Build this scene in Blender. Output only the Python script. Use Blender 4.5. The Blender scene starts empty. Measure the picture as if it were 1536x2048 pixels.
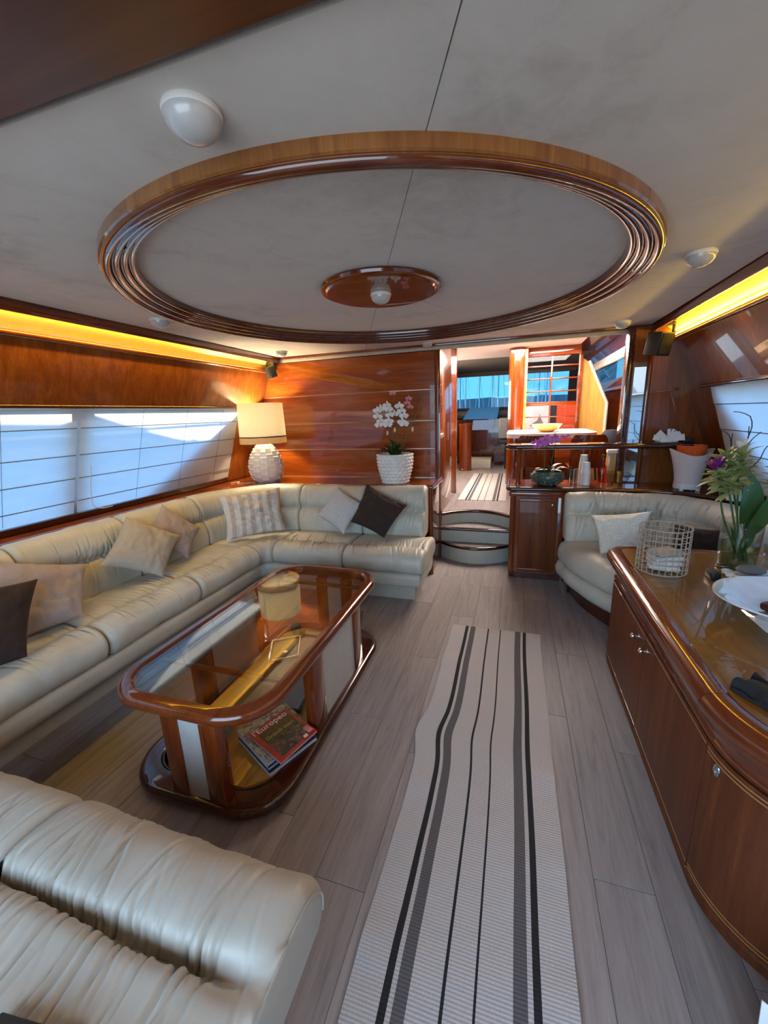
import bpy, bmesh, math, random
import numpy as np
from mathutils import Vector, Matrix, noise
from math import pi, sin, cos, sqrt, radians

random.seed(7)
rng = np.random.default_rng(7)
S = bpy.context.scene
COL = S.collection

# ------------------------------------------------------------------ camera
CAM_RIGHT = Vector((0.95318, 0.29936, -0.03687)); CAM_DOWN = Vector((0.03622, -0.23423, -0.97151)); CAM_FWD = Vector((-0.29915, 0.92550, -0.23434))
EYE = Vector((0, 0, 1.40))
cam_d = bpy.data.cameras.new('camera'); cam = bpy.data.objects.new('camera', cam_d); COL.objects.link(cam)
cam_d.sensor_fit = 'HORIZONTAL'; cam_d.sensor_width = 36.0; cam_d.lens = 36.0 * 810.0 / 1536.0
cam_d.clip_start = 0.02; cam_d.clip_end = 500
_m = Matrix.Identity(4)
for i in range(3):
    _m[i][0] = CAM_RIGHT[i]; _m[i][1] = -CAM_DOWN[i]; _m[i][2] = -CAM_FWD[i]; _m[i][3] = EYE[i]
cam.matrix_world = _m
S.camera = cam

# ------------------------------------------------------------------ world, sun, lamps, exposure
S.view_settings.view_transform = 'Standard'; S.view_settings.look = 'None'
S.view_settings.gamma = 1.0; S.view_settings.use_curve_mapping = False
S.view_settings.exposure = 0.25
W = bpy.data.worlds.new('sky'); S.world = W; W.use_nodes = True
nt = W.node_tree; nt.nodes.clear()
wo = nt.nodes.new('ShaderNodeOutputWorld'); wb = nt.nodes.new('ShaderNodeBackground')
tc = nt.nodes.new('ShaderNodeTexCoord'); sx = nt.nodes.new('ShaderNodeSeparateXYZ'); cr = nt.nodes.new('ShaderNodeValToRGB')
mr = nt.nodes.new('ShaderNodeMapRange'); mr.inputs['From Min'].default_value = -1.0; mr.inputs['From Max'].default_value = 1.0
nt.links.new(tc.outputs['Generated'], sx.inputs[0]); nt.links.new(sx.outputs['Z'], mr.inputs['Value']); nt.links.new(mr.outputs[0], cr.inputs[0])
e = cr.color_ramp.elements
e[0].position = 0.0; e[0].color = (0.04, 0.07, 0.10, 1)
e[1].position = 1.0; e[1].color = (0.08, 0.27, 0.75, 1)
for p, c in ((0.492, (0.08, 0.13, 0.18, 1)), (0.502, (0.30, 0.62, 0.80, 1)), (0.62, (0.19, 0.48, 0.90, 1))):
    k = e.new(p); k.color = c
nt.links.new(cr.outputs[0], wb.inputs['Color']); wb.inputs['Strength'].default_value = 4.1
nt.links.new(wb.outputs[0], wo.inputs['Surface'])
S.cycles.use_denoising = True
S.cycles.max_bounces = 10; S.cycles.diffuse_bounces = 5; S.cycles.glossy_bounces = 5
S.cycles.transmission_bounces = 8; S.cycles.transparent_max_bounces = 16
S.cycles.sample_clamp_indirect = 6.0; S.cycles.caustics_reflective = False; S.cycles.caustics_refractive = False

def lamp(name, kind, loc, energy, color, direction=None, **kw):
    d = bpy.data.lights.new(name, kind); d.energy = energy; d.color = color
    for k, v in kw.items(): setattr(d, k, v)
    o = bpy.data.objects.new(name, d); COL.objects.link(o); o.location = loc
    if direction is not None: o.rotation_euler = Vector(direction).to_track_quat('-Z', 'Y').to_euler()
    return o
SUN_DIR = Vector((0.80, 0.30, -0.30)).normalized()
lamp('sun', 'SUN', (-6, 0, 6), 9.0, (1.0, 0.90, 0.74), SUN_DIR, angle=0.004)
# cool area lamp added in the aft doorway to raise the saloon's base light
lamp('aft_fill_lamp', 'AREA', (-0.55, -1.15, 1.25), 38, (0.74, 0.88, 1.0), (0.0, 1, -0.10), shape='RECTANGLE', size=2.1, size_y=1.4)
# warm area lamp added under the galley ceiling to brighten the galley
lamp('galley_fill_lamp', 'AREA', (0.20, 4.9, 2.10), 95, (1.0, 0.86, 0.74), (0.0, 0.0, -1), shape='RECTANGLE', size=1.0, size_y=1.2)
# warm area lamp added to port, for side daylight assumed in the galley
lamp('galley_side_fill_lamp', 'AREA', (-1.50, 6.0, 1.55), 42, (1.0, 0.80, 0.62), (1.0, -0.12, 0.10), shape='RECTANGLE', size=1.8, size_y=0.6)
lamp('galley_downlight', 'SPOT', (-0.35, 5.0, 2.08), 60, (1.0, 0.62, 0.30), (1.1, 0.7, -0.75), spot_size=radians(75), spot_blend=0.6, shadow_soft_size=0.04)

# ------------------------------------------------------------------ materials
MATS = {}
def nodes_of(name):
    m = bpy.data.materials.new(name); m.use_nodes = True
    n = m.node_tree; return m, n, n.nodes['Principled BSDF']
def ramp(n, src, stops):
    r = n.nodes.new('ShaderNodeValToRGB'); n.links.new(src, r.inputs[0])
    el = r.color_ramp.elements
    el[0].position, el[0].color = stops[0][0], (*stops[0][1], 1)
    el[1].position, el[1].color = stops[-1][0], (*stops[-1][1], 1)
    for p, c in stops[1:-1]:
        k = el.new(p); k.color = (*c, 1)
    return r
def coords(n, scale, rot=(0, 0, 0), kind='Object', jitter=False):
    t = n.nodes.new('ShaderNodeTexCoord'); mp = n.nodes.new('ShaderNodeMapping')
    mp.inputs['Scale'].default_value = scale; mp.inputs['Rotation'].default_value = rot
    n.links.new(t.outputs[kind], mp.inputs['Vector'])
    if jitter:
        oi = n.nodes.new('ShaderNodeObjectInfo'); cx = n.nodes.new('ShaderNodeCombineXYZ')
        mu = n.nodes.new('ShaderNodeMath'); mu.operation = 'MULTIPLY'; mu.inputs[1].default_value = 37.0
        n.links.new(oi.outputs['Random'], mu.inputs[0])
        for i in range(3): n.links.new(mu.outputs[0], cx.inputs[i])
        n.links.new(cx.outputs[0], mp.inputs['Location'])
    return mp.outputs[0]
def noise_tex(n, vec, scale, detail=4, rough=0.55, dist=0.0):
    t = n.nodes.new('ShaderNodeTexNoise'); t.inputs['Scale'].default_value = scale; t.inputs['Detail'].default_value = detail
    t.inputs['Roughness'].default_value = rough; t.inputs['Distortion'].default_value = dist
    n.links.new(vec, t.inputs['Vector']); return t.outputs['Fac']
def bump(n, b, src, strength, dist=0.01):
    k = n.nodes.new('ShaderNodeBump'); k.inputs['Strength'].default_value = strength; k.inputs['Distance'].default_value = dist
    n.links.new(src, k.inputs['Height']); n.links.new(k.outputs[0], b.inputs['Normal'])
def plain(name, col, rough=0.5, metal=0.0, coat=0.0, emit=None, estr=0.0, spec=0.5):
    m, n, b = nodes_of(name)
    b.inputs['Base Color'].default_value = (*col, 1); b.inputs['Roughness'].default_value = rough
    b.inputs['Metallic'].default_value = metal; b.inputs['Coat Weight'].default_value = coat
    b.inputs['Coat Roughness'].default_value = 0.03; b.inputs['Specular IOR Level'].default_value = spec
    if emit: b.inputs['Emission Color'].default_value = (*emit, 1); b.inputs['Emission Strength'].default_value = estr
    if emit is None and metal < 0.5:
        v = coords(n, (1, 1, 1)); f = noise_tex(n, v, 24, 3)
        r = ramp(n, f, [(0.3, tuple(c * 0.93 for c in col)), (0.7, tuple(min(1, c * 1.05) for c in col))])
        n.links.new(r.outputs[0], b.inputs['Base Color'])
    return m
def wood(name, dark, mid, light, grain='x', rough=0.22, coat=1.0, gscale=1.0, jitter=False, spec=0.22):
    m, n, b = nodes_of(name)
    sc = {'x': (1.0, 14, 14), 'y': (14, 1.0, 14), 'z': (14, 14, 1.0)}[grain]
    v = coords(n, tuple(s * gscale for s in sc), jitter=jitter)
    f1 = noise_tex(n, v, 1.3, 6, 0.6, 1.2)
    v2 = coords(n, tuple(s * 4.0 * gscale for s in sc), jitter=jitter)
    f2 = noise_tex(n, v2, 2.2, 4, 0.7, 0.3)
    mx = n.nodes.new('ShaderNodeMix'); mx.data_type = 'FLOAT'; mx.inputs[0].default_value = 0.30
    n.links.new(f1, mx.inputs[2]); n.links.new(f2, mx.inputs[3])
    r = ramp(n, mx.outputs[0], [(0.30, dark), (0.5, mid), (0.72, light)])
    if jitter:
        oi = n.nodes.new('ShaderNodeObjectInfo'); hv = n.nodes.new('ShaderNodeHueSaturation')
        mp = n.nodes.new('ShaderNodeMapRange'); mp.inputs['To Min'].default_value = 0.86; mp.inputs['To Max'].default_value = 1.12
        n.links.new(oi.outputs['Random'], mp.inputs['Value']); n.links.new(mp.outputs[0], hv.inputs['Value'])
        n.links.new(r.outputs[0], hv.inputs['Color']); n.links.new(hv.outputs[0], b.inputs['Base Color'])
    else:
        n.links.new(r.outputs[0], b.inputs['Base Color'])
    b.inputs['Roughness'].default_value = rough; b.inputs['Coat Weight'].default_value = coat; b.inputs['Coat Roughness'].default_value = 0.025
    b.inputs['Specular IOR Level'].default_value = spec
    return m
RED_D, RED_M, RED_L = (0.070, 0.010, 0.002), (0.150, 0.026, 0.004), (0.255, 0.058, 0.009)
M_mould = wood('moulding_mahogany', (0.085, 0.014, 0.003), (0.140, 0.026, 0.005), (0.205, 0.048, 0.009), 'y', gscale=0.6)
M_wx = wood('mahogany_grain_x', RED_D, RED_M, RED_L, 'x')
M_wy = wood('mahogany_grain_y', RED_D, RED_M, RED_L, 'y')
M_wz = wood('mahogany_grain_z', RED_D, RED_M, RED_L, 'z')
M_bulk = wood('bulkhead_mahogany', (0.13, 0.022, 0.003), (0.25, 0.052, 0.006), (0.38, 0.105, 0.012), 'x', gscale=0.7, coat=0.8)
M_strip = wood('pale_strip_wood', (0.26, 0.09, 0.03), (0.36, 0.14, 0.05), (0.46, 0.20, 0.08), 'x')
M_side = wood('side_panel_wood', (0.10, 0.022, 0.003), (0.18, 0.046, 0.006), (0.27, 0.085, 0.013), 'z', rough=0.36, gscale=0.8, coat=0.45)
M_dark = wood('dark_mahogany', (0.022, 0.004, 0.002), (0.050, 0.010, 0.004), (0.085, 0.020, 0.006), 'y')
M_darkx = wood('dark_mahogany_x', (0.022, 0.004, 0.002), (0.050, 0.010, 0.004), (0.085, 0.020, 0.006), 'x')
M_header = wood('satin_header_wood', (0.055, 0.016, 0.005), (0.085, 0.028, 0.008), (0.13, 0.048, 0.014), 'x', rough=0.33, coat=0.0, gscale=0.6)
M_ring = wood('ring_mahogany', (0.050, 0.010, 0.004), (0.090, 0.020, 0.006), (0.14, 0.036, 0.010), 'x'); M_ringband = wood('ring_band_mahogany', (0.14, 0.045, 0.012), (0.22, 0.085, 0.022), (0.32, 0.14, 0.040), 'z', gscale=0.8)
M_door = wood('cabinet_door_wood', (0.070, 0.016, 0.006), (0.120, 0.032, 0.011), (0.190, 0.055, 0.014), 'z', rough=0.45, coat=0.12, gscale=0.6, spec=0.15)
M_top = wood('walnut_veneer_top', (0.11, 0.046, 0.004), (0.185, 0.083, 0.007), (0.27, 0.135, 0.012), 'y', rough=0.3, gscale=0.6, coat=0.7)
M_gold = wood('golden_oak', (0.30, 0.14, 0.028), (0.46, 0.23, 0.048), (0.58, 0.33, 0.085), 'y', rough=0.3, coat=0.5, jitter=True)
M_honey = wood('honey_panel', (0.34, 0.15, 0.035), (0.50, 0.25, 0.06), (0.62, 0.36, 0.11), 'z', rough=0.35, coat=0.6)
M_floor = wood('grey_oak_laminate', (0.190, 0.164, 0.160), (0.275, 0.242, 0.235), (0.350, 0.312, 0.303), 'y', rough=0.42, coat=0.0, gscale=1.6, jitter=True)
M_floorgap = plain('floor_joint', (0.11, 0.085, 0.075), 0.8)

def leather_mat():
    m, n, b = nodes_of('cream_leather')
    v = coords(n, (1, 1, 1))
    f = noise_tex(n, v, 5, 4)
    r = ramp(n, f, [(0.3, (0.42, 0.395, 0.325)), (0.7, (0.52, 0.49, 0.415))])
    n.links.new(r.outputs[0], b.inputs['Base Color']); b.inputs['Roughness'].default_value = 0.50
    f2 = noise_tex(n, v, 240, 2); bump(n, b, f2, 0.10, 0.002)
    b.inputs['Coat Weight'].default_value = 0.08; b.inputs['Coat Roughness'].default_value = 0.3
    return m
M_leather = leather_mat()
M_cream = plain('cream_vinyl', (0.46, 0.42, 0.34), 0.55)
def suede():
    m, n, b = nodes_of('suede_headliner')
    v = coords(n, (1, 1, 1)); f = noise_tex(n, v, 2.2, 6, 0.62, 0.4); f2 = noise_tex(n, v, 11, 5, 0.7, 0.8)
    mx = n.nodes.new('ShaderNodeMix'); mx.data_type = 'FLOAT'; mx.inputs[0].default_value = 0.35
    n.links.new(f, mx.inputs[2]); n.links.new(f2, mx.inputs[3])
    r = ramp(n, mx.outputs[0], [(0.30, (0.37, 0.325, 0.275)), (0.47, (0.52, 0.475, 0.42)), (0.7, (0.58, 0.535, 0.485))])
    n.links.new(r.outputs[0], b.inputs['Base Color']); b.inputs['Roughness'].default_value = 0.9
    b.inputs['Sheen Weight'].default_value = 0.2
    return m
M_suede = suede()
def fabric(name, col, weave=260, strength=0.25, stripes=None):
    m, n, b = nodes_of(name)
    v = coords(n, (1, 1, 1)); f = noise_tex(n, v, weave, 2)
    r = ramp(n, f, [(0.3, tuple(c * 0.82 for c in col)), (0.7, tuple(min(1, c * 1.12) for c in col))])
    n.links.new(r.outputs[0], b.inputs['Base Color']); b.inputs['Roughness'].default_value = 0.92
    bump(n, b, f, strength, 0.003)
    return m
M_beige = fabric('beige_linen', (0.40, 0.35, 0.29)); M_mauve = fabric('mauve_linen', (0.36, 0.29, 0.265))
M_ltgrey = fabric('light_grey_linen', (0.52, 0.48, 0.45)); M_ivory = fabric('ivory_cotton', (0.74, 0.70, 0.61), 120)
M_brown = fabric('dark_brown_cotton', (0.030, 0.014, 0.010)); M_white = fabric('white_linen', (0.66, 0.62, 0.57), 90)
M_navy = fabric('navy_cloth', (0.012, 0.014, 0.03)); M_pink = fabric('pink_cloth', (0.5, 0.3, 0.27))
def striped():
    m, n, b = nodes_of('striped_linen')
    t = n.nodes.new('ShaderNodeUVMap'); s = n.nodes.new('ShaderNodeSeparateXYZ'); n.links.new(t.outputs[0], s.inputs[0])
    a = n.nodes.new('ShaderNodeMath'); a.operation = 'MULTIPLY'; a.inputs[1].default_value = 6.0; n.links.new(s.outputs['X'], a.inputs[0])
    fr = n.nodes.new('ShaderNodeMath'); fr.operation = 'FRACT'; n.links.new(a.outputs[0], fr.inputs[0])
    r = ramp(n, fr.outputs[0], [(0.0, (0.60, 0.56, 0.52)), (1.0, (0.44, 0.37, 0.32))]); r.color_ramp.interpolation = 'CONSTANT'
    r.color_ramp.elements[1].position = 0.55
    n.links.new(r.outputs[0], b.inputs['Base Color']); b.inputs['Roughness'].default_value = 0.9
    f = noise_tex(n, coords(n, (1, 1, 1)), 60, 3); bump(n, b, f, 0.3, 0.004)
    return m
M_striped = striped()
def rug_mat():
    m, n, b = nodes_of('striped_woven_runner')
    t = n.nodes.new('ShaderNodeUVMap'); s = n.nodes.new('ShaderNodeSeparateXYZ'); n.links.new(t.outputs[0], s.inputs[0])
    base = (0.475, 0.455, 0.445); blk = (0.014, 0.013, 0.016); gry = (0.10, 0.095, 0.105)
    st = [(0.0, base), (0.155, blk), (0.188, base), (0.212, gry), (0.27, base), (0.414, blk), (0.428, base), (0.552, blk), (0.566, base), (0.722, gry), (0.782, base), (0.806, blk), (0.84, base)]
    r = ramp(n, s.outputs['X'], st + [(0.995, base)]); r.color_ramp.interpolation = 'CONSTANT'
    f = noise_tex(n, coords(n, (160, 420, 1)), 1.0, 2)
    mx = n.nodes.new('ShaderNodeMix'); mx.data_type = 'RGBA'; mx.blend_type = 'MULTIPLY'; mx.inputs[0].default_value = 0.55
    g = ramp(n, f, [(0.3, (0.72, 0.72, 0.72)), (0.7, (1.15, 1.15, 1.15))])
    n.links.new(r.outputs[0], mx.inputs[6]); n.links.new(g.outputs[0], mx.inputs[7]); n.links.new(mx.outputs[2], b.inputs['Base Color'])
    b.inputs['Roughness'].default_value = 0.95
    a = n.nodes.new('ShaderNodeMath'); a.operation = 'MULTIPLY'; a.inputs[1].default_value = 2 * pi / 0.0085
    tc2 = n.nodes.new('ShaderNodeTexCoord'); s2 = n.nodes.new('ShaderNodeSeparateXYZ'); n.links.new(tc2.outputs['Object'], s2.inputs[0])
    n.links.new(s2.outputs['Y'], a.inputs[0])
    sn = n.nodes.new('ShaderNodeMath'); sn.operation = 'SINE'; n.links.new(a.outputs[0], sn.inputs[0])
    bump(n, b, sn.outputs[0], 0.32, 0.0016)
    return m
M_rug = rug_mat()
def blind_mat():
    m = bpy.data.materials.new('roman_blind_cloth'); m.use_nodes = True; n = m.node_tree; n.nodes.clear()
    o = n.nodes.new('ShaderNodeOutputMaterial'); d = n.nodes.new('ShaderNodeBsdfDiffuse'); t = n.nodes.new('ShaderNodeBsdfTranslucent'); x = n.nodes.new('ShaderNodeMixShader')
    f = noise_tex(n, coords(n, (30, 4, 1)), 1.0, 4)
    r = ramp(n, f, [(0.3, (0.76, 0.715, 0.645)), (0.7, (0.83, 0.785, 0.715))])
    n.links.new(r.outputs[0], d.inputs['Color']); n.links.new(r.outputs[0], t.inputs['Color']); x.inputs[0].default_value = 0.55
    n.links.new(d.outputs[0], x.inputs[1]); n.links.new(t.outputs[0], x.inputs[2]); n.links.new(x.outputs[0], o.inputs[0]); return m
M_blind = blind_mat()
def shade_mat(name, col, w):
    m = bpy.data.materials.new(name); m.use_nodes = True; n = m.node_tree; n.nodes.clear()
    o = n.nodes.new('ShaderNodeOutputMaterial'); d = n.nodes.new('ShaderNodeBsdfDiffuse'); t = n.nodes.new('ShaderNodeBsdfTranslucent'); x = n.nodes.new('ShaderNodeMixShader')
    f = noise_tex(n, coords(n, (40, 40, 160)), 1.0, 3)
    r = ramp(n, f, [(0.35, tuple(c * 0.93 for c in col)), (0.65, col)])
    for q in (d, t): n.links.new(r.outputs[0], q.inputs['Color'])
    x.inputs[0].default_value = w
    n.links.new(d.outputs[0], x.inputs[1]); n.links.new(t.outputs[0], x.inputs[2]); n.links.new(x.outputs[0], o.inputs[0]); return m
M_shade = shade_mat('lampshade_linen', (0.85, 0.82, 0.70), 0.5)
M_band = shade_mat('woven_raffia_band', (0.60, 0.46, 0.28), 0.40)
M_frost = shade_mat('frosted_acrylic', (0.80, 0.74, 0.74), 0.35)
def glass_mat(name, tint, f0=1.5, rough=0.0):
    m = bpy.data.materials.new(name); m.use_nodes = True; n = m.node_tree; n.nodes.clear()
    o = n.nodes.new('ShaderNodeOutputMaterial'); g = n.nodes.new('ShaderNodeBsdfGlossy'); t = n.nodes.new('ShaderNodeBsdfTransparent'); x = n.nodes.new('ShaderNodeMixShader')
    r0 = ((f0 - 1) / (f0 + 1)) ** 2
    lw = n.nodes.new('ShaderNodeLayerWeight'); lw.inputs['Blend'].default_value = 0.5
    pw = n.nodes.new('ShaderNodeMath'); pw.operation = 'POWER'; pw.inputs[1].default_value = 5.0; n.links.new(lw.outputs['Facing'], pw.inputs[0])
    fr = n.nodes.new('ShaderNodeMapRange'); fr.inputs['To Min'].default_value = r0; fr.inputs['To Max'].default_value = 1.0; n.links.new(pw.outputs[0], fr.inputs['Value'])
    # slight unevenness of the pane
    k = n.nodes.new('ShaderNodeBump'); k.inputs['Strength'].default_value = 0.01; n.links.new(noise_tex(n, coords(n, (1, 1, 1)), 6, 1), k.inputs['Height'])
    n.links.new(k.outputs[0], g.inputs['Normal'])
    g.inputs['Roughness'].default_value = rough; t.inputs['Color'].default_value = (*tint, 1)
    n.links.new(fr.outputs[0], x.inputs[0]); n.links.new(t.outputs[0], x.inputs[1]); n.links.new(g.outputs[0], x.inputs[2]); n.links.new(x.outputs[0], o.inputs[0]); return m
M_glass = glass_mat('clear_glass', (0.90, 0.92, 0.91)); M_tableglass = glass_mat('tabletop_glass', (0.86, 0.85, 0.81), 2.0)
M_water = glass_mat('vase_water', (0.72, 0.82, 0.66), 1.33); M_pane = glass_mat('window_glass', (0.94, 0.97, 1.0), 1.3); M_tinted = glass_mat('tinted_windscreen', (0.36, 0.52, 0.56), 1.3)
M_amber = glass_mat('amber_glass', (0.95, 0.36, 0.06), 1.5)
M_orange = plain('orange_plastic', (0.62, 0.09, 0.012), 0.15, coat=0.6)
M_chrome = plain('chrome', (0.72, 0.72, 0.74), 0.12, 1.0)
M_wire = plain('warm_grey_wire', (0.38, 0.31, 0.25), 0.4, 0.0)
M_black = plain('black_plastic', (0.010, 0.010, 0.011), 0.45); M_batten = plain('batten_grey', (0.10, 0.10, 0.11), 0.6)
M_ceramic = plain('white_ceramic', (0.74, 0.70, 0.66), 0.5); M_glaze = plain('glazed_porcelain', (0.72, 0.71, 0.70), 0.08, coat=0.8)
M_dome = plain('etched_dome_glass', (0.42, 0.42, 0.42), 0.28, coat=0.3)
M_plastic = plain('white_plastic', (0.66, 0.64, 0.62), 0.35); M_paper = plain('white_paper', (0.72, 0.70, 0.68), 0.9)
M_grill = plain('speaker_cloth', (0.012, 0.012, 0.013), 0.9)
M_inlay = plain('pale_inlay_line', (0.42, 0.19, 0.055), 0.35, coat=0.6); M_blackline = plain('black_inlay', (0.012, 0.008, 0.006), 0.4)
M_whitepanel = plain('grey_white_panel', (0.44, 0.43, 0.40), 0.45); M_led = plain('amber_led_tape', (1, 0.7, 0.2), 0.5, emit=(1.0, 0.66, 0.10), estr=7.0)
M_cove = plain('cove_lining', (0.62, 0.47, 0.18), 0.5); M_stone = plain('grey_stone', (0.16, 0.15, 0.16), 0.7)
M_leaf = plain('dark_green_leaf', (0.020, 0.060, 0.014), 0.35, coat=0.2); M_leaf2 = plain('mid_green_leaf', (0.040, 0.090, 0.022), 0.4, coat=0.15)
M_stem = plain('green_stem', (0.05, 0.12, 0.03), 0.5); M_twig = plain('dark_twig', (0.014, 0.009, 0.007), 0.8)
M_petal_w = plain('white_petal', (0.78, 0.74, 0.70), 0.5); M_petal_p = plain('pink_petal', (0.62, 0.20, 0.22), 0.5); M_petal_v = plain('violet_petal', (0.50, 0.12, 0.46), 0.5)
M_bract = plain('yellow_green_bract', (0.30, 0.34, 0.12), 0.5); M_bract_v = plain('purple_bract', (0.30, 0.03, 0.24), 0.45); M_bud = plain('cream_bud', (0.70, 0.55, 0.30), 0.5)
M_soil = plain('bark_mulch', (0.03, 0.018, 0.010), 0.9); M_pebble = plain('green_grey_pebble', (0.045, 0.075, 0.060), 0.35, coat=0.3)
M_galleyceil = plain('galley_headliner', (0.62, 0.53, 0.50), 0.7); M_red = plain('red_orange_panel', (0.75, 0.07, 0.008), 0.5); M_whitecloth = plain('white_tablecloth', (0.72, 0.64, 0.60), 0.8)
M_blue = plain('blue_cover_cloth', (0.05, 0.25, 0.62), 0.6); M_bluelt = plain('pale_blue_reflection', (0.20, 0.34, 0.62), 0.5); M_hill = plain('hazy_far_shore', (0.10, 0.19, 0.27), 0.9); M_mast = plain('mast_alloy', (0.50, 0.60, 0.66), 0.5)
M_grey = plain('grey_plastic', (0.16, 0.16, 0.17), 0.4); M_hull = plain('white_hull', (0.70, 0.70, 0.70), 0.5); M_tan = plain('tan_headliner', (0.14, 0.12, 0.095), 0.8)
M_maroon = plain('maroon_cloth', (0.07, 0.010, 0.012), 0.6); M_bluebook = plain('grey_blue_cover', (0.16, 0.20, 0.25), 0.4)
M_pages = plain('page_edges', (0.50, 0.55, 0.62), 0.8); M_navycov = plain('navy_cover', (0.012, 0.018, 0.04), 0.35)

# ------------------------------------------------------------------ mesh helpers
class G:
    def __init__(s): s.v = []; s.f = []; s.m = []; s.uv = None
    def add(s, v, f, mi=0):
        o = len(s.v); s.v += [tuple(p) for p in v]; s.f += [tuple(i + o for i in q) for q in f]; s.m += [mi] * len(f); return s
def grid(P, cu=False, cv=False, caps=False):
    P = np.asarray(P, float); nu, nv = P.shape[:2]; f = []
    for i in range(nu - (0 if cu else 1)):
        for j in range(nv - (0 if cv else 1)):
            a = i * nv + j; b = ((i + 1) % nu) * nv + j; c = ((i + 1) % nu) * nv + (j + 1) % nv; d = i * nv + (j + 1) % nv
            f.append((a, b, c, d))
    if caps:
        f.append(tuple(range(nv))[::-1]); f.append(tuple((nu - 1) * nv + j for j in range(nv)))
    return P.reshape(-1, 3), f
def box(x0, x1, y0, y1, z0, z1, bev=0.0, seg=2):
    bm = bmesh.new(); r = bmesh.ops.create_cube(bm, size=1.0)
    for v in bm.verts: v.co = Vector(((x0 + x1) / 2 + v.co.x * (x1 - x0), (y0 + y1) / 2 + v.co.y * (y1 - y0), (z0 + z1) / 2 + v.co.z * (z1 - z0)))
    if bev: bmesh.ops.bevel(bm, geom=list(bm.edges), offset=bev, segments=seg, affect='EDGES', profile=0.5)
    bm.verts.index_update(); o = [tuple(v.co) for v in bm.verts], [tuple(v.index for v in f.verts) for f in bm.faces]; bm.free(); return o
def xform(vf, M):
    return [tuple(M @ Vector(p)) for p in vf[0]], vf[1]
def lathe(prof, c=(0, 0, 0), seg=40, a0=0.0, a1=2 * pi, closed_prof=False, wob=None):
    full = abs(a1 - a0 - 2 * pi) < 1e-6; n = seg if full else seg + 1; P = []
    for i in range(n):
        a = a0 + (a1 - a0) * i / seg
        P.append([(c[0] + (r * (1 if wob is None else wob(a, z))) * cos(a), c[1] + (r * (1 if wob is None else wob(a, z))) * sin(a), c[2] + z) for r, z in prof])
    return grid(P, cu=full, cv=closed_prof, caps=(not full and closed_prof))
def tube(pts, r, seg=8, caps=True):
    pts = [Vector(p) for p in pts]; n = len(pts); P = []
    rr = r if hasattr(r, '__len__') else [r] * n
    up = Vector((0, 0, 1)); prev = None
    for i in range(n):
        t = (pts[min(i + 1, n - 1)] - pts[max(i - 1, 0)]).normalized()
        if prev is None:
            a = t.cross(up) if abs(t.z) < 0.95 else t.cross(Vector((1, 0, 0)))
        else: a = prev - t * prev.dot(t)
        a.normalize(); prev = a; b = t.cross(a)
        P.append([tuple(pts[i] + (a * cos(2 * pi * k / seg) + b * sin(2 * pi * k / seg)) * rr[i]) for k in range(seg)])
    return grid(P, cv=True, caps=caps)
def ring_tube(c, R, r, seg=32, m=6):
    return grid([[((c[0] + (R + r * cos(2 * pi * j / m)) * cos(2 * pi * i / seg)), c[1] + (R + r * cos(2 * pi * j / m)) * sin(2 * pi * i / seg), c[2] + r * sin(2 * pi * j / m)) for j in range(m)] for i in range(seg)], cu=True, cv=True)
def prism(poly, z0, z1):
    n = len(poly); v = [(x, y, z0) for x, y in poly] + [(x, y, z1) for x, y in poly]
    f = [tuple(range(n))[::-1], tuple(range(n, 2 * n))] + [(i, (i + 1) % n, n + (i + 1) % n, n + i) for i in range(n)]
    return v, f
def slab(corners, th, direction):
    """a plate: polygon in space, thickened along direction"""
    d = Vector(direction).normalized() * th; n = len(corners)
    v = [tuple(Vector(p)) for p in corners] + [tuple(Vector(p) + d) for p in corners]
    f = [tuple(range(n))[::-1], tuple(range(n, 2 * n))] + [(i, (i + 1) % n, n + (i + 1) % n, n + i) for i in range(n)]
    return v, f
def smooth_closed(pts, n=56):
    p = np.asarray(pts, float); k = len(p); out = []
    for i in range(k):
        p0, p1, p2, p3 = p[i - 1], p[i], p[(i + 1) % k], p[(i + 2) % k]
        for t in np.linspace(0, 1, 10, endpoint=False):
            out.append(0.5 * ((2 * p1) + (-p0 + p2) * t + (2 * p0 - 5 * p1 + 4 * p2 - p3) * t * t + (-p0 + 3 * p1 - 3 * p2 + p3) * t ** 3))
    out = np.array(out); d = np.r_[0, np.cumsum(np.linalg.norm(np.roll(out, -1, 0) - out, axis=1))]
    q = np.linspace(0, d[-1], n, endpoint=False); o2 = np.vstack([out, out[:1]])
    return np.c_[[np.interp(q, d, o2[:, j]) for j in range(p.shape[1])]].T
def smooth_open(pts, n=40):
    p = np.asarray(pts, float); p = np.vstack([2 * p[0] - p[1], p, 2 * p[-1] - p[-2]]); out = []
    for i in range(1, len(p) - 2):
        for t in np.linspace(0, 1, 12, endpoint=False):
            p0, p1, p2, p3 = p[i - 1], p[i], p[i + 1], p[i + 2]
            out.append(0.5 * ((2 * p1) + (-p0 + p2) * t + (2 * p0 - 5 * p1 + 4 * p2 - p3) * t * t + (-p0 + 3 * p1 - 3 * p2 + p3) * t ** 3))
    out.append(p[-2]); out = np.array(out)
    d = np.r_[0, np.cumsum(np.linalg.norm(np.diff(out, axis=0), axis=1))]; q = np.linspace(0, d[-1], n)
    return np.c_[[np.interp(q, d, out[:, j]) for j in range(p.shape[1])]].T
def rrect(x0, x1, y0, y1, r, n=10):
    o = []
    for cx, cy, a in ((x1 - r, y0 + r, -pi / 2), (x1 - r, y1 - r, 0), (x0 + r, y1 - r, pi / 2), (x0 + r, y0 + r, pi)):
        for i in range(n + 1): o.append((cx + r * cos(a + pi / 2 * i / n), cy + r * sin(a + pi / 2 * i / n)))
    return o
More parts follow.
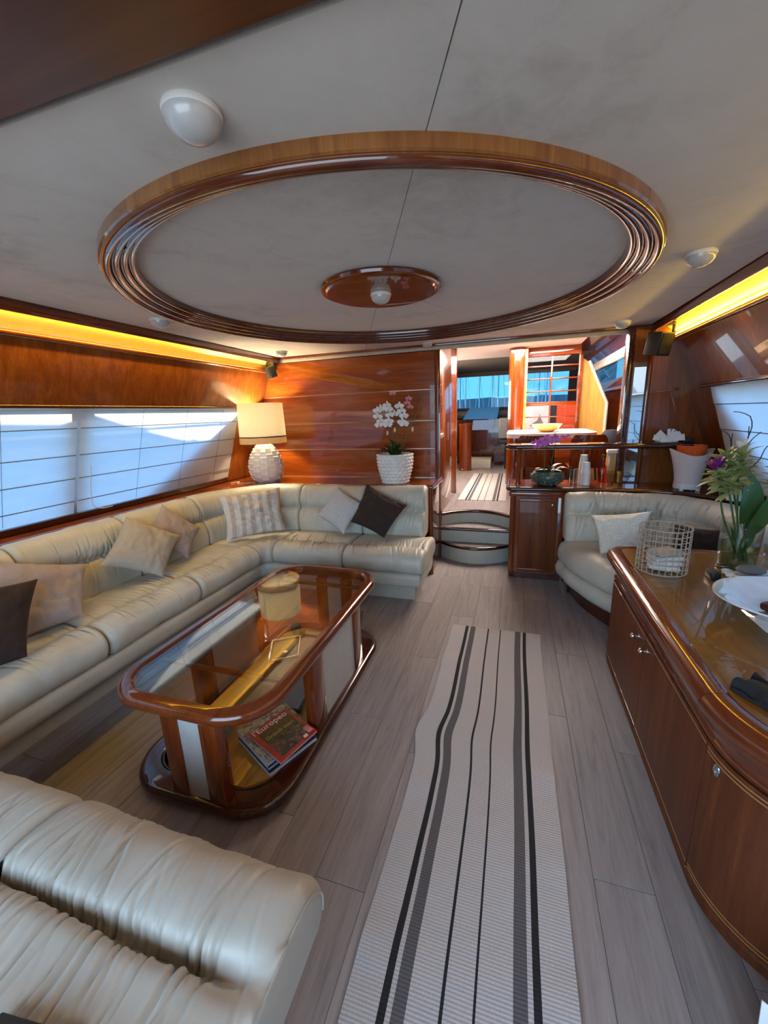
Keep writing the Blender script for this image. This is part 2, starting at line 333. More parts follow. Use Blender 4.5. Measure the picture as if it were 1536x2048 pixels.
def sweep_closed(outline, prof):
    """profile (offset outward, z) swept round a closed CCW outline"""
    o = np.asarray(outline, float); t = np.roll(o, -1, 0) - np.roll(o, 1, 0); t /= np.linalg.norm(t, axis=1)[:, None] + 1e-12
    nr = np.c_[t[:, 1], -t[:, 0]]
    return grid([[(*(o[i] + nr[i] * d), z) for d, z in prof] for i in range(len(o))], cu=True)

def origin_of(p):
    v = Vector((0, 0, 0))
    while p is not None: v += p.location; p = p.parent
    return v
def mk(name, g, mat, parent=None, smooth=True, kind=None, angle=38, uv=None):
    if not isinstance(g, G): g = G().add(*g)
    o0 = origin_of(parent)
    me = bpy.data.meshes.new(name)
    me.from_pydata([(x - o0.x, y - o0.y, z - o0.z) for x, y, z in g.v], [], g.f)
    for mm in (mat if isinstance(mat, (list, tuple)) else [mat]): me.materials.append(mm)
    if len(me.polygons) == len(g.m): me.polygons.foreach_set('material_index', g.m)
    bm = bmesh.new(); bm.from_mesh(me); bmesh.ops.recalc_face_normals(bm, faces=bm.faces); bm.to_mesh(me); bm.free()
    if uv is not None:
        l = me.uv_layers.new(name='UVMap')
        for lp in me.loops: l.data[lp.index].uv = uv[lp.vertex_index]
    if smooth:
        me.shade_smooth(); me.set_sharp_from_angle(angle=radians(angle))
    me.update()
    o = bpy.data.objects.new(name, me); COL.objects.link(o)
    if parent is not None: o.parent = parent
    if kind: o['kind'] = kind
    return o
def thing(name, label, cat, loc, group=None):
    o = bpy.data.objects.new(name, None); COL.objects.link(o); o.location = loc; o.empty_display_size = 0.05
    o['label'] = label; o['category'] = cat
    if group: o['group'] = group
    return o
def tag(o, label, cat, group=None):
    o['label'] = label; o['category'] = cat
    if group: o['group'] = group
    return o
def single(name, g, mat, label, cat, loc, group=None, **kw):
    """a thing that is one mesh, its origin at its base"""
    if not isinstance(g, G): g = G().add(*g)
    h = G(); h.add([(x - loc[0], y - loc[1], z - loc[2]) for x, y, z in g.v], g.f); h.m = g.m
    o = mk(name, h, mat, None, **kw); o.location = loc
    return tag(o, label, cat, group)
def copy_tree(root, loc, label, group=None):
    c = root.copy(); COL.objects.link(c); c.location = loc; c['label'] = label
    if group: c['group'] = group
    for ch in root.children:
        d = ch.copy(); COL.objects.link(d); d.parent = c
        for g2 in ch.children:
            e2 = g2.copy(); COL.objects.link(e2); e2.parent = d
    return c
def nz(*p): return noise.noise(Vector((*p, 0.0, 0.0)[:3]))
def text_part(name, body, size, parent, mat, matrix, extrude=0.0003):
    cu = bpy.data.curves.new(name, 'FONT'); cu.body = body; cu.size = size; cu.extrude = extrude; cu.materials.append(mat)
    o = bpy.data.objects.new(name, cu); COL.objects.link(o)
    bpy.context.view_layer.update()
    me = bpy.data.meshes.new_from_object(o.evaluated_get(bpy.context.evaluated_depsgraph_get()))
    bpy.data.objects.remove(o)
    me.name = name; o = bpy.data.objects.new(name, me); COL.objects.link(o)
    if parent is not None: o.parent = parent
    o.matrix_local = matrix
    return o

# ------------------------------------------------------------------ room shell
CX = -0.645                 # centreline of the saloon
YB = 3.80                   # bulkhead
ZC = 1.985                  # headliner
def XL(z): return -2.77 + 0.3475 * (z - 0.79)
def XR(z): return 2 * CX - XL(z)
def side_x(side, z, off=0.0):   # off > 0 goes outboard
    return (XL(z) - off) if side < 0 else (XR(z) + off)
def side_slab(side, poly_yz, th, off=0.0):
    n = len(poly_yz)
    v = [(side_x(side, z, off), y, z) for y, z in poly_yz] + [(side_x(side, z, off + th), y, z) for y, z in poly_yz]
    f = [tuple(range(n))[::-1], tuple(range(n, 2 * n))] + [(i, (i + 1) % n, n + (i + 1) % n, n + i) for i in range(n)]
    return v, f
def rect(y0, y1, z0, z1): return [(y0, z0), (y1, z0), (y1, z1), (y0, z1)]

# floor: base sheet and laminate planks
fl = mk('floor', box(-2.9, 1.7, -1.3, 4.1, -0.06, -0.002), M_floorgap, kind='structure', smooth=False)
PW, PL = 0.165, 1.24
for i in range(-13, 11):
    x0 = i * PW - 0.05; x1 = x0 + PW
    if x1 < -2.1 or x0 > 1.45: continue
    y = -1.25 + ((i * 0.437) % 1.0) * PL - PL
    while y < 4.05:
        a, b = max(y, -1.25), min(y + PL, 4.05)
        if b - a > 0.03:
            g = 0.0007
            mk('plank', box(x0 + g, x1 - g, a + g, b - g, -0.012, 0.0, 0.0008, 1), M_floor, fl, smooth=False)
        y += PL

# ceiling: backing, eight outer panels round the ring, eight inner wedge panels
RC = (-0.645, 2.085); R_OUT, R_IN = 1.155, 1.035
ceil = mk('ceiling', box(-2.35, 1.06, -1.3, 3.90, 2.012, 2.05), M_tan, kind='structure', smooth=False)
RX0, RX1, RY0, RY1 = -2.245, 0.955, 0.70, 3.745
def ray_rect(a):
    dx, dy = cos(a), sin(a); t = 1e9
    if dx > 1e-9: t = min(t, (RX1 - RC[0]) / dx)
    if dx < -1e-9: t = min(t, (RX0 - RC[0]) / dx)
    if dy > 1e-9: t = min(t, (RY1 - RC[1]) / dy)
    if dy < -1e-9: t = min(t, (RY0 - RC[1]) / dy)
    return t
corners = [math.atan2(y - RC[1], x - RC[0]) % (2 * pi) for x in (RX0, RX1) for y in (RY0, RY1)]
for k in range(8):
    a0 = radians(22.5 + 45 * k); a1 = a0 + radians(45); e0 = 0.0012
    an = sorted(list(np.linspace(a0 + e0, a1 - e0, 14)) + [c for c in corners + [c + 2 * pi for c in corners] if a0 + e0 < c < a1 - e0])
    outer = [(RC[0] + cos(a) * max(ray_rect(a), 1.152), RC[1] + sin(a) * max(ray_rect(a), 1.152)) for a in an]
    inner = [(RC[0] + cos(a) * 1.150, RC[1] + sin(a) * 1.150) for a in an][::-1]
    n = len(an); g = G()
    v = [(x, y, ZC) for x, y in outer + inner[::-1]] + [(x, y, ZC + 0.02) for x, y in outer + inner[::-1]]
    f = []
    for i in range(n - 1):
        f += [(i, i + 1, n + i + 1, n + i), (2 * n + i, 2 * n + n + i, 2 * n + n + i + 1, 2 * n + i + 1), (i, 2 * n + i, 2 * n + i + 1, i + 1)]
    f += [(0, n, 3 * n, 2 * n), (n - 1, 3 * n - 1, 4 * n - 1, 2 * n - 1)]
    mk('ceiling_panel', (v, f), M_suede, ceil, smooth=False)
    e1, e2 = 0.0011 / 1.06, 0.0011 / 0.20
    w = [(RC[0] + cos(a) * 1.06, RC[1] + sin(a) * 1.06) for a in np.linspace(a0 + e1, a1 - e1, 14)] + [(RC[0] + cos(a) * 0.20, RC[1] + sin(a) * 0.20) for a in np.linspace(a1 - e2, a0 + e2, 5)]
    mk('inner_ceiling_panel', prism(w, 2.0, 2.011), M_suede, ceil, smooth=False)

# moulded ceiling ring in four jointed arcs and the centre rose
ringo = thing('ceiling_ring', 'large round polished mahogany moulding ring on the suede ceiling', 'moulding', (RC[0], RC[1], 1.93))
prof = [(1.150, 2.0), (1.156, 1.990), (1.157, 1.955), (1.151, 1.951), (1.153, 1.946)]
for rc, zc, rr in ((1.138, 1.945, 0.015), (1.108, 1.955, 0.014), (1.080, 1.967, 0.013), (1.054, 1.979, 0.012)):
    for q in np.linspace(-0.15, 1.05, 8):
        a = -pi * q; prof.append((rc + rr * cos(a), zc + rr * sin(a)))
prof += [(1.038, 2.0), (1.04, 2.008), (1.145, 2.008)]
i_ = 5
for k in range(4):
    a0 = radians(-122 + 90 * k)
    mk('outer_band', lathe(prof[:i_] + [(1.140, 1.946), (1.140, 2.0)], (RC[0], RC[1], 0), 48, a0 + 0.0012, a0 + pi / 2 - 0.0012, closed_prof=True), M_ringband, ringo, angle=50)
    mk('stepped_moulding', lathe([(1.139, 2.0)] + prof[i_:-1], (RC[0], RC[1], 0), 48, a0 + 0.0012, a0 + pi / 2 - 0.0012, closed_prof=True), M_ring, ringo, angle=50)
rose = thing('ceiling_rose', 'small oval mahogany rose at the centre of the ring', 'moulding', (-0.640, 2.06, 1.965))
mk('rose_disc', lathe([(0.0, 1.999), (0.285, 1.999), (0.292, 1.990), (0.288, 1.979), (0.275, 1.974), (0.268, 1.976), (0.26, 1.968), (0.0, 1.966)], (-0.640, 2.06, 0), 56), M_wx, rose)

def dome(label, x, y, z, r, group='frosted dome lamps on the ceiling'):
    t = thing('ceiling_lamp', label, 'lamp', (x, y, z), group)
    mk('lamp_rim', lathe([(0, 0.0), (r * 0.96, 0.0), (r * 1.0, -0.006), (r * 0.97, -0.013), (r * 0.93, -0.013), (0, -0.012)], (x, y, z), 36), M_plastic, t)
    mk('lamp_dome', lathe([(r * 0.94 * cos(a), -0.012 - r * 0.72 * sin(a)) for a in np.linspace(0, pi / 2, 12)], (x, y, z), 36), M_dome, t)
dome('large frosted dome lamp between the wooden header and the ring', -0.617, 0.795, ZC, 0.056)
dome('frosted dome lamp on the ceiling near the starboard cove', 0.69, 2.13, ZC, 0.056)
dome('frosted dome lamp between the ring and the port amber cove', -1.99, 2.05, ZC, 0.056)
dome('frosted dome lamp in the corner above the black port speaker', -2.03, 3.44, ZC, 0.052)
dome('frosted dome lamp in the corner near the starboard black speaker', 0.71, 3.50, ZC, 0.056)
dome('small frosted dome lamp at the bulkhead above the pillar', -0.74, 3.67, ZC, 0.045)
dome('white dome lamp on the wooden centre rose of the ring', -0.637, 2.045, 1.966, 0.050)

# wooden overhead header aft of the headliner
mk('trim_1', box(-2.45, 1.15, -1.3, 0.664, 1.965, 2.01, 0.004), M_header, kind='structure')
# strips at the forward end of the ceiling
mk('trim_2', box(-2.30, 1.02, 3.745, 3.80, 1.968, 2.01, 0.003), M_wx, kind='structure')
mk('trim_3', box(-2.42, 1.09, 3.765, 3.80, 1.938, 1.967, 0.003), M_cream, kind='structure')

# ---- hull sides: upper lacquered panels, cove, sill, windows
for side, nm in ((-1, 'left'), (1, 'right')):
    wl = mk('wall_' + nm, side_slab(side, rect(-1.3, YB + 0.05, 0.0, 0.80), 0.03, 0.0), M_dark, kind='structure', smooth=False)
    mk('upper_panel', side_slab(side, rect(-1.3, YB + 0.02, 1.505, 1.865), 0.03), M_side, wl, smooth=False)
    mk('panel_edge_moulding', tube([(side_x(side, 1.86, -0.008), -1.3, 1.862), (side_x(side, 1.86, -0.008), YB, 1.862)], 0.014, 10), M_wy, wl)
    mk('window_head_moulding', tube([(side_x(side, 1.512, -0.004), -1.3, 1.512), (side_x(side, 1.512, -0.004), 3.47, 1.512)], 0.012, 10), M_dark, wl)
    mk('end_post', side_slab(side, rect(3.40 if side < 0 else 3.33, YB + 0.02, 0.78, 1.505), 0.03), M_side, wl, smooth=False)
    # window sill, dark
    mk('sill', side_slab(side, rect(-1.3, 3.40, 0.78, 0.835), 0.06, -0.012), M_dark, wl, smooth=False)
    # cove: fascia, glowing lining, LED tape
    zc = 1.90
    xi = (-2.25 if side < 0 else 0.96); sg = -1 if side < 0 else 1
    mk('cove_fascia', box(min(xi, xi + sg * 0.018), max(xi, xi + sg * 0.018), -1.3, YB, 1.930, 2.012, 0.003), M_wy, wl)
    xo = side_x(side, 1.88, 0.03)
    mk('cove_lining', slab([(xi + sg * 0.018, -1.3, 2.0), (xi + sg * 0.018, YB, 2.0), (xo, YB, 1.895), (xo, -1.3, 1.895)], 0.01, (sg * 0.5, 0, 0.8)), M_cove, wl, smooth=False)
    mk('cove_ledge', slab([(side_x(side, 1.868), -1.3, 1.868), (side_x(side, 1.868), YB, 1.868), (xo + sg * 0.05, YB, 1.868), (xo + sg * 0.05, -1.3, 1.868)], 0.02, (0, 0, -1)), M_cove, wl, smooth=False)
    if side < 0:
        mk('led_tape', box(xi - 0.040, xi - 0.028, -1.2, YB - 0.03, 1.972, 1.978), M_led, wl, smooth=False)
    else:
        mk('led_tape', box(xo - 0.045, xo - 0.030, -1.2, YB - 0.03, 1.888, 1.896), M_led, wl, smooth=False)
    # hull skin outside with window openings
    if side < 0:
        polys = [rect(-1.3, 4.2, 1.50, 2.4), rect(-1.3, 4.2, -0.1, 0.85), rect(1.80, 1.93, 0.85, 1.50), [(2.42, 0.85), (4.2, 0.85), (4.2, 1.50), (3.42, 1.50)], rect(-1.3, -0.9, 0.85, 1.5)]
    else:
        polys = [rect(-1.3, 4.2, 1.50, 2.4), rect(-1.3, 4.2, -0.1, 0.85), rect(0.2, 0.33, 0.85, 1.50), [(2.70, 0.85), (4.2, 0.85), (4.2, 1.50), (3.30, 1.50)], rect(-1.3, -0.9, 0.85, 1.5)]
    for p in polys: mk('hull_skin', side_slab(side, p, 0.03, 0.055), M_hull, wl, smooth=False)
    # windows
    spans = ((-0.9, 1.80), (1.93, 3.42)) if side < 0 else ((-0.9, 0.2), (0.33, 3.30))
    for k, (a, b) in enumerate(spans):
        win = mk('window_%d' % (k + 1 + (0 if side < 0 else 2)), side_slab(side, rect(a, b, 0.85, 1.50), 0.006, 0.066), M_pane, kind='structure', smooth=False)

# roman blinds
def blind(side, y0, y1, label, fr=(0.17, 0.42, 0.645, 0.875), z0=0.842, z1=1.497):
    t = thing('roman_blind', label, 'blind', (side_x(side, z0, -0.006), (y0 + y1) / 2, z0), 'roman blinds over the side windows')
    P = []; nz_ = 60; ny = 60
    for i in range(nz_ + 1):
        fz = i / nz_; z = z0 + (z1 - z0) * fz; s = 1 - fz
        kk = [0.0, *fr, 1.0]; seg = max(j for j in range(len(kk) - 1) if kk[j] <= s + 1e-9) if s < 1 else len(kk) - 2
        q = (s - kk[seg]) / (kk[seg + 1] - kk[seg]); bul = -0.005 - 0.010 * q ** 1.6 * (1 - 0.55 * q)
        P.append([(side_x(side, z, bul + 0.0025 * nz(y0 + (y1 - y0) * j / ny * 3.0, z * 5.0, side)), y0 + (y1 - y0) * j / ny, z) for j in range(ny + 1)])
    mk('blind_cloth', grid(P), M_blind, t, angle=80)
    for f in fr:
        z = z1 - (z1 - z0) * f
        mk('batten', tube([(side_x(side, z, -0.013), y0 + 0.003, z), (side_x(side, z, -0.013), y1 - 0.003, z)], 0.0032, 6), M_batten, t)
    for y in (cut for cut in (2.32, 2.74, 3.17, 0.55, 1.15, 1.45) if side < 0 and y0 + 0.1 < cut < y1 - 0.1):
        mk('stitched_seam', tube([(side_x(side, z0 + 0.01, -0.012), y, z0 + 0.01), (side_x(side, z1 - 0.005, -0.012), y, z1 - 0.005)], 0.0012, 5), M_batten, t)
    return t
blind(-1, 1.872, 3.40, 'white roman blind over the port window beside the lamp')
blind(-1, -0.85, 1.852, 'white roman blind at the port window behind the brown cushion')
blind(1, -0.85, 3.325, 'white roman blind over the starboard window behind the flowers')
# pull cord between the two port blinds
single('blind_cord', tube(smooth_open([(XL(1.2) + 0.02, 1.93, 1.15), (XL(1.0) + 0.022, 1.945, 0.98), (XL(.87) + 0.03, 1.97, 0.87), (XL(.83) + 0.045, 2.03, 0.838), (XL(.83) + 0.05, 2.10, 0.838)], 24), 0.0025, 6), M_white, 'thin white beaded cord hanging between the two port blinds', 'cord', (XL(.83) + 0.045, 2.0, 0.836))

# unseen sheets added to port, shaped to cut sun patches on the blinds
def to_mask_plane(pt, xb):
    k = (xb - pt[0]) / SUN_DIR[0]; return (pt[1] + SUN_DIR[1] * k, pt[2] + SUN_DIR[2] * k)
XB = -8.5
def sun_poly(poly):
    return [to_mask_plane((XL(z) - 0.01, y, z), XB) for y, z in poly]
# outline projected back along the sun so the wanted patches reach the blinds
sun_mask = thing('blind_sun_mask', 'unseen white sheets added to port to mask the sun', 'blocker', (XB, 0.5, 1.0))
top_line = [(-2.0, 1.36), (0.6, 1.36), (1.2, 1.44), (1.75, 1.42), (1.95, 1.47), (2.2, 1.395), (2.38, 1.375), (3.32, 1.39), (3.6, 1.39), (6.0, 1.39)]
q = sun_poly(top_line)
mk('mask_strip', slab([(XB, y, z) for y, z in q] + [(XB, q[-1][0], q[-1][1] - 0.022), (XB, q[0][0], q[0][1] - 0.022)], 0.01, (-1, 0, 0)), M_hull, sun_mask, smooth=False)
hole = [(2.42, 1.335), (2.62, 1.285), (2.78, 1.255), (2.86, 1.262), (2.90, 1.245), (3.05, 1.245), (3.22, 1.345)]
body = [(-2.0, 1.34), (2.36, 1.352)] + hole + [(3.30, 1.37), (6.0, 1.37), (6.0, 0.75), (-2.0, 0.75)]
q = sun_poly(body)
mk('mask_sheet', slab([(XB, y, z) for y, z in q], 0.01, (-1, 0, 0)), M_hull, sun_mask, smooth=False)

# ---- forward bulkhead with five boards and pale strips
wf = mk('wall_forward', box(-2.90, -0.66, YB + 0.02, YB + 0.06, 0.0, 2.0), M_dark, kind='structure', smooth=False)
zs = [0.80, 1.073, 1.333, 1.61, 1.90]
zz = [0.79, 1.068, 1.328, 1.605, 1.94]
for a, b in zip(zz[:-1], zz[1:]):
    mk('board', slab([(XL(a) - 0.02, YB + 0.02, a + 0.012), (-0.675, YB + 0.02, a + 0.012), (-0.675, YB + 0.02, b - 0.006), (XL(b) - 0.02, YB + 0.02, b - 0.006)], 0.02, (0, -1, 0)), M_bulk, wf, smooth=False)
for z in zz[:4]:
    mk('strip', box(XL(z) - 0.03, -0.68, YB - 0.008, YB + 0.022, z - 0.006, z + 0.012, 0.003), M_strip, wf)
mk('edge_strip', box(-0.690, -0.672, YB - 0.010, YB + 0.022, 0.80, 1.94, 0.003), M_wz, wf)

# passage side wall beside the steps
wp = mk('wall_passage', box(-0.70, -0.648, YB - 0.02, 4.85, 0.0, 2.14, 0.004), M_wz, kind='structure')
mk('edge_post', box(-0.72, -0.640, 4.80, 4.90, 0.44, 2.14, 0.02, 3), M_wz, wp)
mk('front_edge_post', tube([(-0.672, YB - 0.012, 0.0), (-0.672, YB - 0.012, 1.94)], 0.013, 10), M_wz, wp)

# ---- steps up to the galley
st = thing('companion_steps', 'cream and mahogany steps up between the bulkhead and the bar locker', 'steps', (-0.33, 3.85, 0))
def arc_front(yc, bow, x0=-0.649, x1=-0.011, n=20):
    return [(x0 + (x1 - x0) * i / n, yc - bow * (1 - (2 * i / n - 1) ** 2)) for i in range(n + 1)]
def step(z0, z1, yc, bow, yback, nm):
    fr = arc_front(yc, bow)
    mk('riser', prism([(x, y + 0.02) for x, y in fr] + [(fr[-1][0], yback), (fr[0][0], yback)], z0, z1 - 0.028), M_cream, st)
    mk('tread', prism([(x, y + 0.025) for x, y in fr] + [(fr[-1][0], yback), (fr[0][0], yback)], z1 - 0.026, z1), M_floor, st)
    mk('nosing', tube([(x, y + 0.012, z1 - 0.016) for x, y in fr], 0.016, 10), M_darkx, st)
step(0.0, 0.167, 3.80, 0.15, 4.05, 'a')
step(0.167, 0.312, 3.79, 0.0, 4.08, 'b')
step(0.312, 0.445, 3.83, -0.17, 4.08, 'c')

# ---- raised galley sole
gf = mk('floor_galley', box(-1.6, 1.5, 4.06, 8.6, 0.36, 0.432), M_floorgap, kind='structure', smooth=False)
for i in range(-9, 9):
    x0 = i * 0.165; y = 4.06 - ((i * 0.41) % 1.0) * 1.2
    while y < 8.5:
        a, b = max(y, 4.06), min(y + 1.2, 8.5)
        if b - a > 0.05 and a < 7.2: mk('plank', box(x0 + 0.0007, x0 + 0.1643, a + 0.0007, b - 0.0007, 0.432, 0.444), M_floor, gf, smooth=False)
        y += 1.2
mk('ceiling_galley', box(-1.0, 0.72, 3.90, 6.35, 2.13, 2.16), M_galleyceil, kind='structure', smooth=False)
mk('ceiling_helm', box(-2.0, 1.6, 6.35, 9.2, 2.13, 2.17), M_tan, kind='structure', smooth=False)
mk('ceiling_galley_edge', box(-2.0, -1.0, 3.9, 6.35, 2.13, 2.16), M_wx, kind='structure', smooth=False)
mk('ceiling_galley_starboard', box(0.72, 1.7, 3.9, 6.35, 2.13, 2.16), M_wx, kind='structure', smooth=False)
mk('trim_4', box(-0.65, 0.95, 3.80, 3.90, 1.965, 2.14), M_wx, kind='structure')

# aft end behind the photographer: side panels and assumed open doorway
wa = mk('wall_aft', box(-2.9, -1.75, -1.34, -1.30, 0.0, 2.0), M_wz, kind='structure', smooth=False)
mk('aft_panel', box(0.75, 1.7, -1.34, -1.30, 0.0, 2.0), M_wz, wa, smooth=False)
mk('aft_deck', box(-2.9, 1.7, -3.0, -1.30, -0.06, -0.02), M_gold, wa, smooth=False)

# ------------------------------------------------------------------ upholstery
class Path:
    """polyline path in plan with a side normal (towards the room)"""
    def __init__(s, pts):
        s.p = np.asarray(pts, float); d = np.linalg.norm(np.diff(s.p, axis=0), axis=1); s.s = np.r_[0, np.cumsum(d)]; s.L = s.s[-1]
    def at(s, q):
        x = np.interp(q, s.s, s.p[:, 0]); y = np.interp(q, s.s, s.p[:, 1]); e0 = 0.02
        x0, x1 = np.interp(q - e0, s.s, s.p[:, 0]), np.interp(q + e0, s.s, s.p[:, 0]); y0, y1 = np.interp(q - e0, s.s, s.p[:, 1]), np.interp(q + e0, s.s, s.p[:, 1])
        t = np.array([x1 - x0, y1 - y0]); t /= np.linalg.norm(t) + 1e-12
        return np.array([x, y]), np.array([t[1], -t[0]])
def arc_pts(c, r, a0, a1, n=24): return [(c[0] + r * cos(a), c[1] + r * sin(a)) for a in np.linspace(a0, a1, n)]

def upholster(name, parent, path, s0, s1, prof, amp=0.004, seed=0.0, pr=0.030, gather=(), mat=None, ds=0.010, M=60, endprof=None):
    pf = smooth_closed(prof, M); pf2 = smooth_closed(endprof, M) if endprof else None; nxt = np.roll(pf, -1, 0) - np.roll(pf, 1, 0); nxt /= np.linalg.norm(nxt, axis=1)[:, None] + 1e-12
    nr = np.c_[nxt[:, 1], -nxt[:, 0]]
    area = 0.5 * np.sum(pf[:, 0] * np.roll(pf[:, 1], -1) - np.roll(pf[:, 0], -1) * pf[:, 1])
    if area < 0: nr = -nr
    n = max(20, int((s1 - s0) / ds)); ss = list(np.linspace(s0, s1, n)); ss += [s0 + pr * q for q in (0.04, 0.15, 0.35)] + [s1 - pr * q for q in (0.04, 0.15, 0.35)]; ss = sorted(ss)
    W_ = np.zeros(M)
    for (gu, gz, gr) in gather: W_ = np.maximum(W_, np.exp(-(((pf[:, 0] - gu) ** 2 + (pf[:, 1] - gz) ** 2) / gr ** 2)))
    if not gather: W_[:] = 0.6
    # pleats gathered at the stitched seams: each a thin crease running round the profile
    rd_ = random.Random(int(seed * 1000)); arcs = np.r_[0, np.cumsum(np.linalg.norm(np.diff(pf, axis=0), axis=1))]
    cre = []
    for (gu, gz, gr) in gather:
        j0 = int(np.argmin((pf[:, 0] - gu) ** 2 + (pf[:, 1] - gz) ** 2))
        for _ in range(int((s1 - s0) * 26 * (1.0 if gr > 0.08 else 0.6))):
            cre.append((rd_.uniform(s0 + 0.01, s1 - 0.01), arcs[j0] + rd_.uniform(-0.25, 0.25) * gr, rd_.uniform(-0.02, 0.32), rd_.uniform(0.0022, 0.0065), rd_.uniform(0.35, 1.1), gr * rd_.uniform(0.7, 2.0), rd_.uniform(-1.0, 1.0)))
    cre = np.array(cre) if cre else np.zeros((0, 7))
    P = []
    for q in ss:
        c, nn = path.at(q); row = []
        d0, d1 = q - s0, s1 - q
        d = min(d0, d1); k = 0.0 if d >= pr else 1 - sqrt(max(0.0, 1 - (1 - d / pr) ** 2))
        if len(cre):
            da = arcs[:, None] - cre[None, :, 1]
            x_ = (q - (cre[None, :, 0] + cre[None, :, 2] * da + cre[None, :, 6] * da * da)) / cre[None, :, 3]
            fold = np.minimum(1.6, np.sum(cre[None, :, 4] * (np.exp(-x_ * x_) - 0.35 * np.exp(-((np.abs(x_) - 2.2) ** 2))) * np.exp(-(da / cre[None, :, 5]) ** 2), axis=1))
        else: fold = np.zeros(M)
        bl = 1.0 if pf2 is None else min(1.0, (d0 / 0.16)) ** 0.7
        for j in range(M):
            u, z = pf[j] if bl >= 1 else pf[j] * bl + pf2[j] * (1 - bl)
            a = noise.noise(Vector((q * 4.2 + seed, u * 7.0, z * 7.0))) + 0.5 * noise.noise(Vector((q * 13.0 + seed, u * 6.0, z * 6.0)))
            w = amp * 0.75 * a - amp * 0.74 * fold[j]
            off = w * min(1.0, d / pr * 1.2) - k * pr * 0.85
            u2, z2 = u + nr[j, 0] * off, z + nr[j, 1] * off
            row.append((c[0] + nn[0] * u2, c[1] + nn[1] * u2, z2))
        P.append(row)
    return mk(name, grid(P, cv=True, caps=True), mat or M_leather, parent, angle=75)

R_ = 0.55
sofa_path = Path([(-2.37, 0.10), (-2.37, 3.14 - R_)] + arc_pts((-2.37 + R_, 3.14 - R_), R_, pi, pi / 2, 26)[1:] + [(-0.58, 3.14)])
Y0 = 0.10
sofa = thing('corner_sofa', 'long cream leather corner sofa under the port windows and along the bulkhead', 'sofa', (-2.2, 2.9, 0))
SEAT = [(0.0, 0.30), (0.0, 0.40), (0.08, 0.424), (0.18, 0.430), (0.26, 0.424), (0.315, 0.413), (0.36, 0.430), (0.42, 0.430), (0.475, 0.405), (0.502, 0.355), (0.495, 0.300), (0.46, 0.268), (0.35, 0.262), (0.15, 0.265)]
BACK = [(0.02, 0.40), (0.035, 0.46), (0.030, 0.54), (0.0, 0.596), (-0.036, 0.618), (-0.018, 0.645), (-0.020, 0.70), (-0.055, 0.765), (-0.105, 0.800), (-0.165, 0.802), (-0.205, 0.76), (-0.20, 0.60), (-0.16, 0.42), (-0.08, 0.39)]
seams = [0.0, 1.2 - Y0 * 0 - 0.0, 1.84, 2.49]
seams = [0.55 - Y0, 1.30 - Y0, 1.94 - Y0, 2.59 - Y0, 2.59 - Y0 + R_ * pi / 2, 2.59 - Y0 + R_ * pi / 2 + 0.61, sofa_path.L]
for i in range(6):
    g = [(0.31, 0.41, 0.09), (0.40, 0.43, 0.06)]
    upholster('seat_cushion', sofa, sofa_path, seams[i] + 0.002, seams[i + 1] - 0.002, SEAT, 0.014 if i != 3 else 0.006, 1.7 * i + 0.3, 0.034, g, ds=0.006, M=72)
    e1 = seams[i + 1] - 0.002 - (0.09 if i == 5 else 0)
    upholster('back_cushion', sofa, sofa_path, seams[i] + 0.002, e1, BACK, 0.014 if i != 3 else 0.006, 2.9 * i + 11, 0.030, [(-0.03, 0.64, 0.10), (-0.03, 0.59, 0.07)], ds=0.006, M=72)
def strip_sweep(name, parent, path, s0, s1, prof, mat, n=90, **kw):
    P = []
    for q in np.linspace(s0, s1, n):
        c, nn = path.at(q); P.append([(c[0] + nn[0] * u, c[1] + nn[1] * u, z) for u, z in prof])
    return mk(name, grid(P, cv=True, caps=True), mat, parent, **kw)
upholster('seat_skirt', sofa, sofa_path, seams[0], sofa_path.L - 0.03, [(0.0, 0.15), (0.0, 0.26), (0.30, 0.265), (0.45, 0.262), (0.472, 0.225), (0.462, 0.170), (0.43, 0.146), (0.2, 0.145)], 0.002, 5.0, 0.02, (), ds=0.03, M=40)
strip_sweep('sofa_plinth', sofa, sofa_path, seams[0], sofa_path.L - 0.10, [(0.0, 0.0), (0.335, 0.0), (0.35, 0.15), (0.0, 0.15)], M_cream)

# ledge and rail behind the sofa, with locker end panel
ledge = thing('sofa_ledge', 'polished mahogany ledge and rail running behind the corner sofa', 'ledge', (-1.6, 3.55, 0))
lp = []
for q in np.linspace(seams[0], sofa_path.L - 0.08, 80):
    c, nn = sofa_path.at(q); lp.append((c[0] - nn[0] * 0.205, c[1] - nn[1] * 0.205))
outer = [(-0.665, 3.788), (XL(0.79) + 0.02, 3.788), (XL(0.79) + 0.02, lp[0][1])]
top = [p for p in lp if True] + [(-0.655, lp[-1][1])] + outer
mk('ledge_top', prism(top, 0.765, 0.792), M_bulk, ledge)
mk('ledge_nosing', tube([(x, y, 0.784) for x, y in lp] + [(-0.640, lp[-1][1], 0.784)], 0.021, 12), M_wx, ledge)
mk('ledge_end_nosing', tube([(-0.645, lp[-1][1], 0.784), (-0.645, 3.775, 0.784)], 0.020, 12), M_wy, ledge)
mk('end_panel', box(-0.675, -0.650, 3.36, 3.79, 0.0, 0.77, 0.006), M_dark, ledge)
mk('end_post', tube([(-0.662, 3.350, 0.0), (-0.662, 3.350, 0.77)], 0.022, 12), M_wz, ledge)

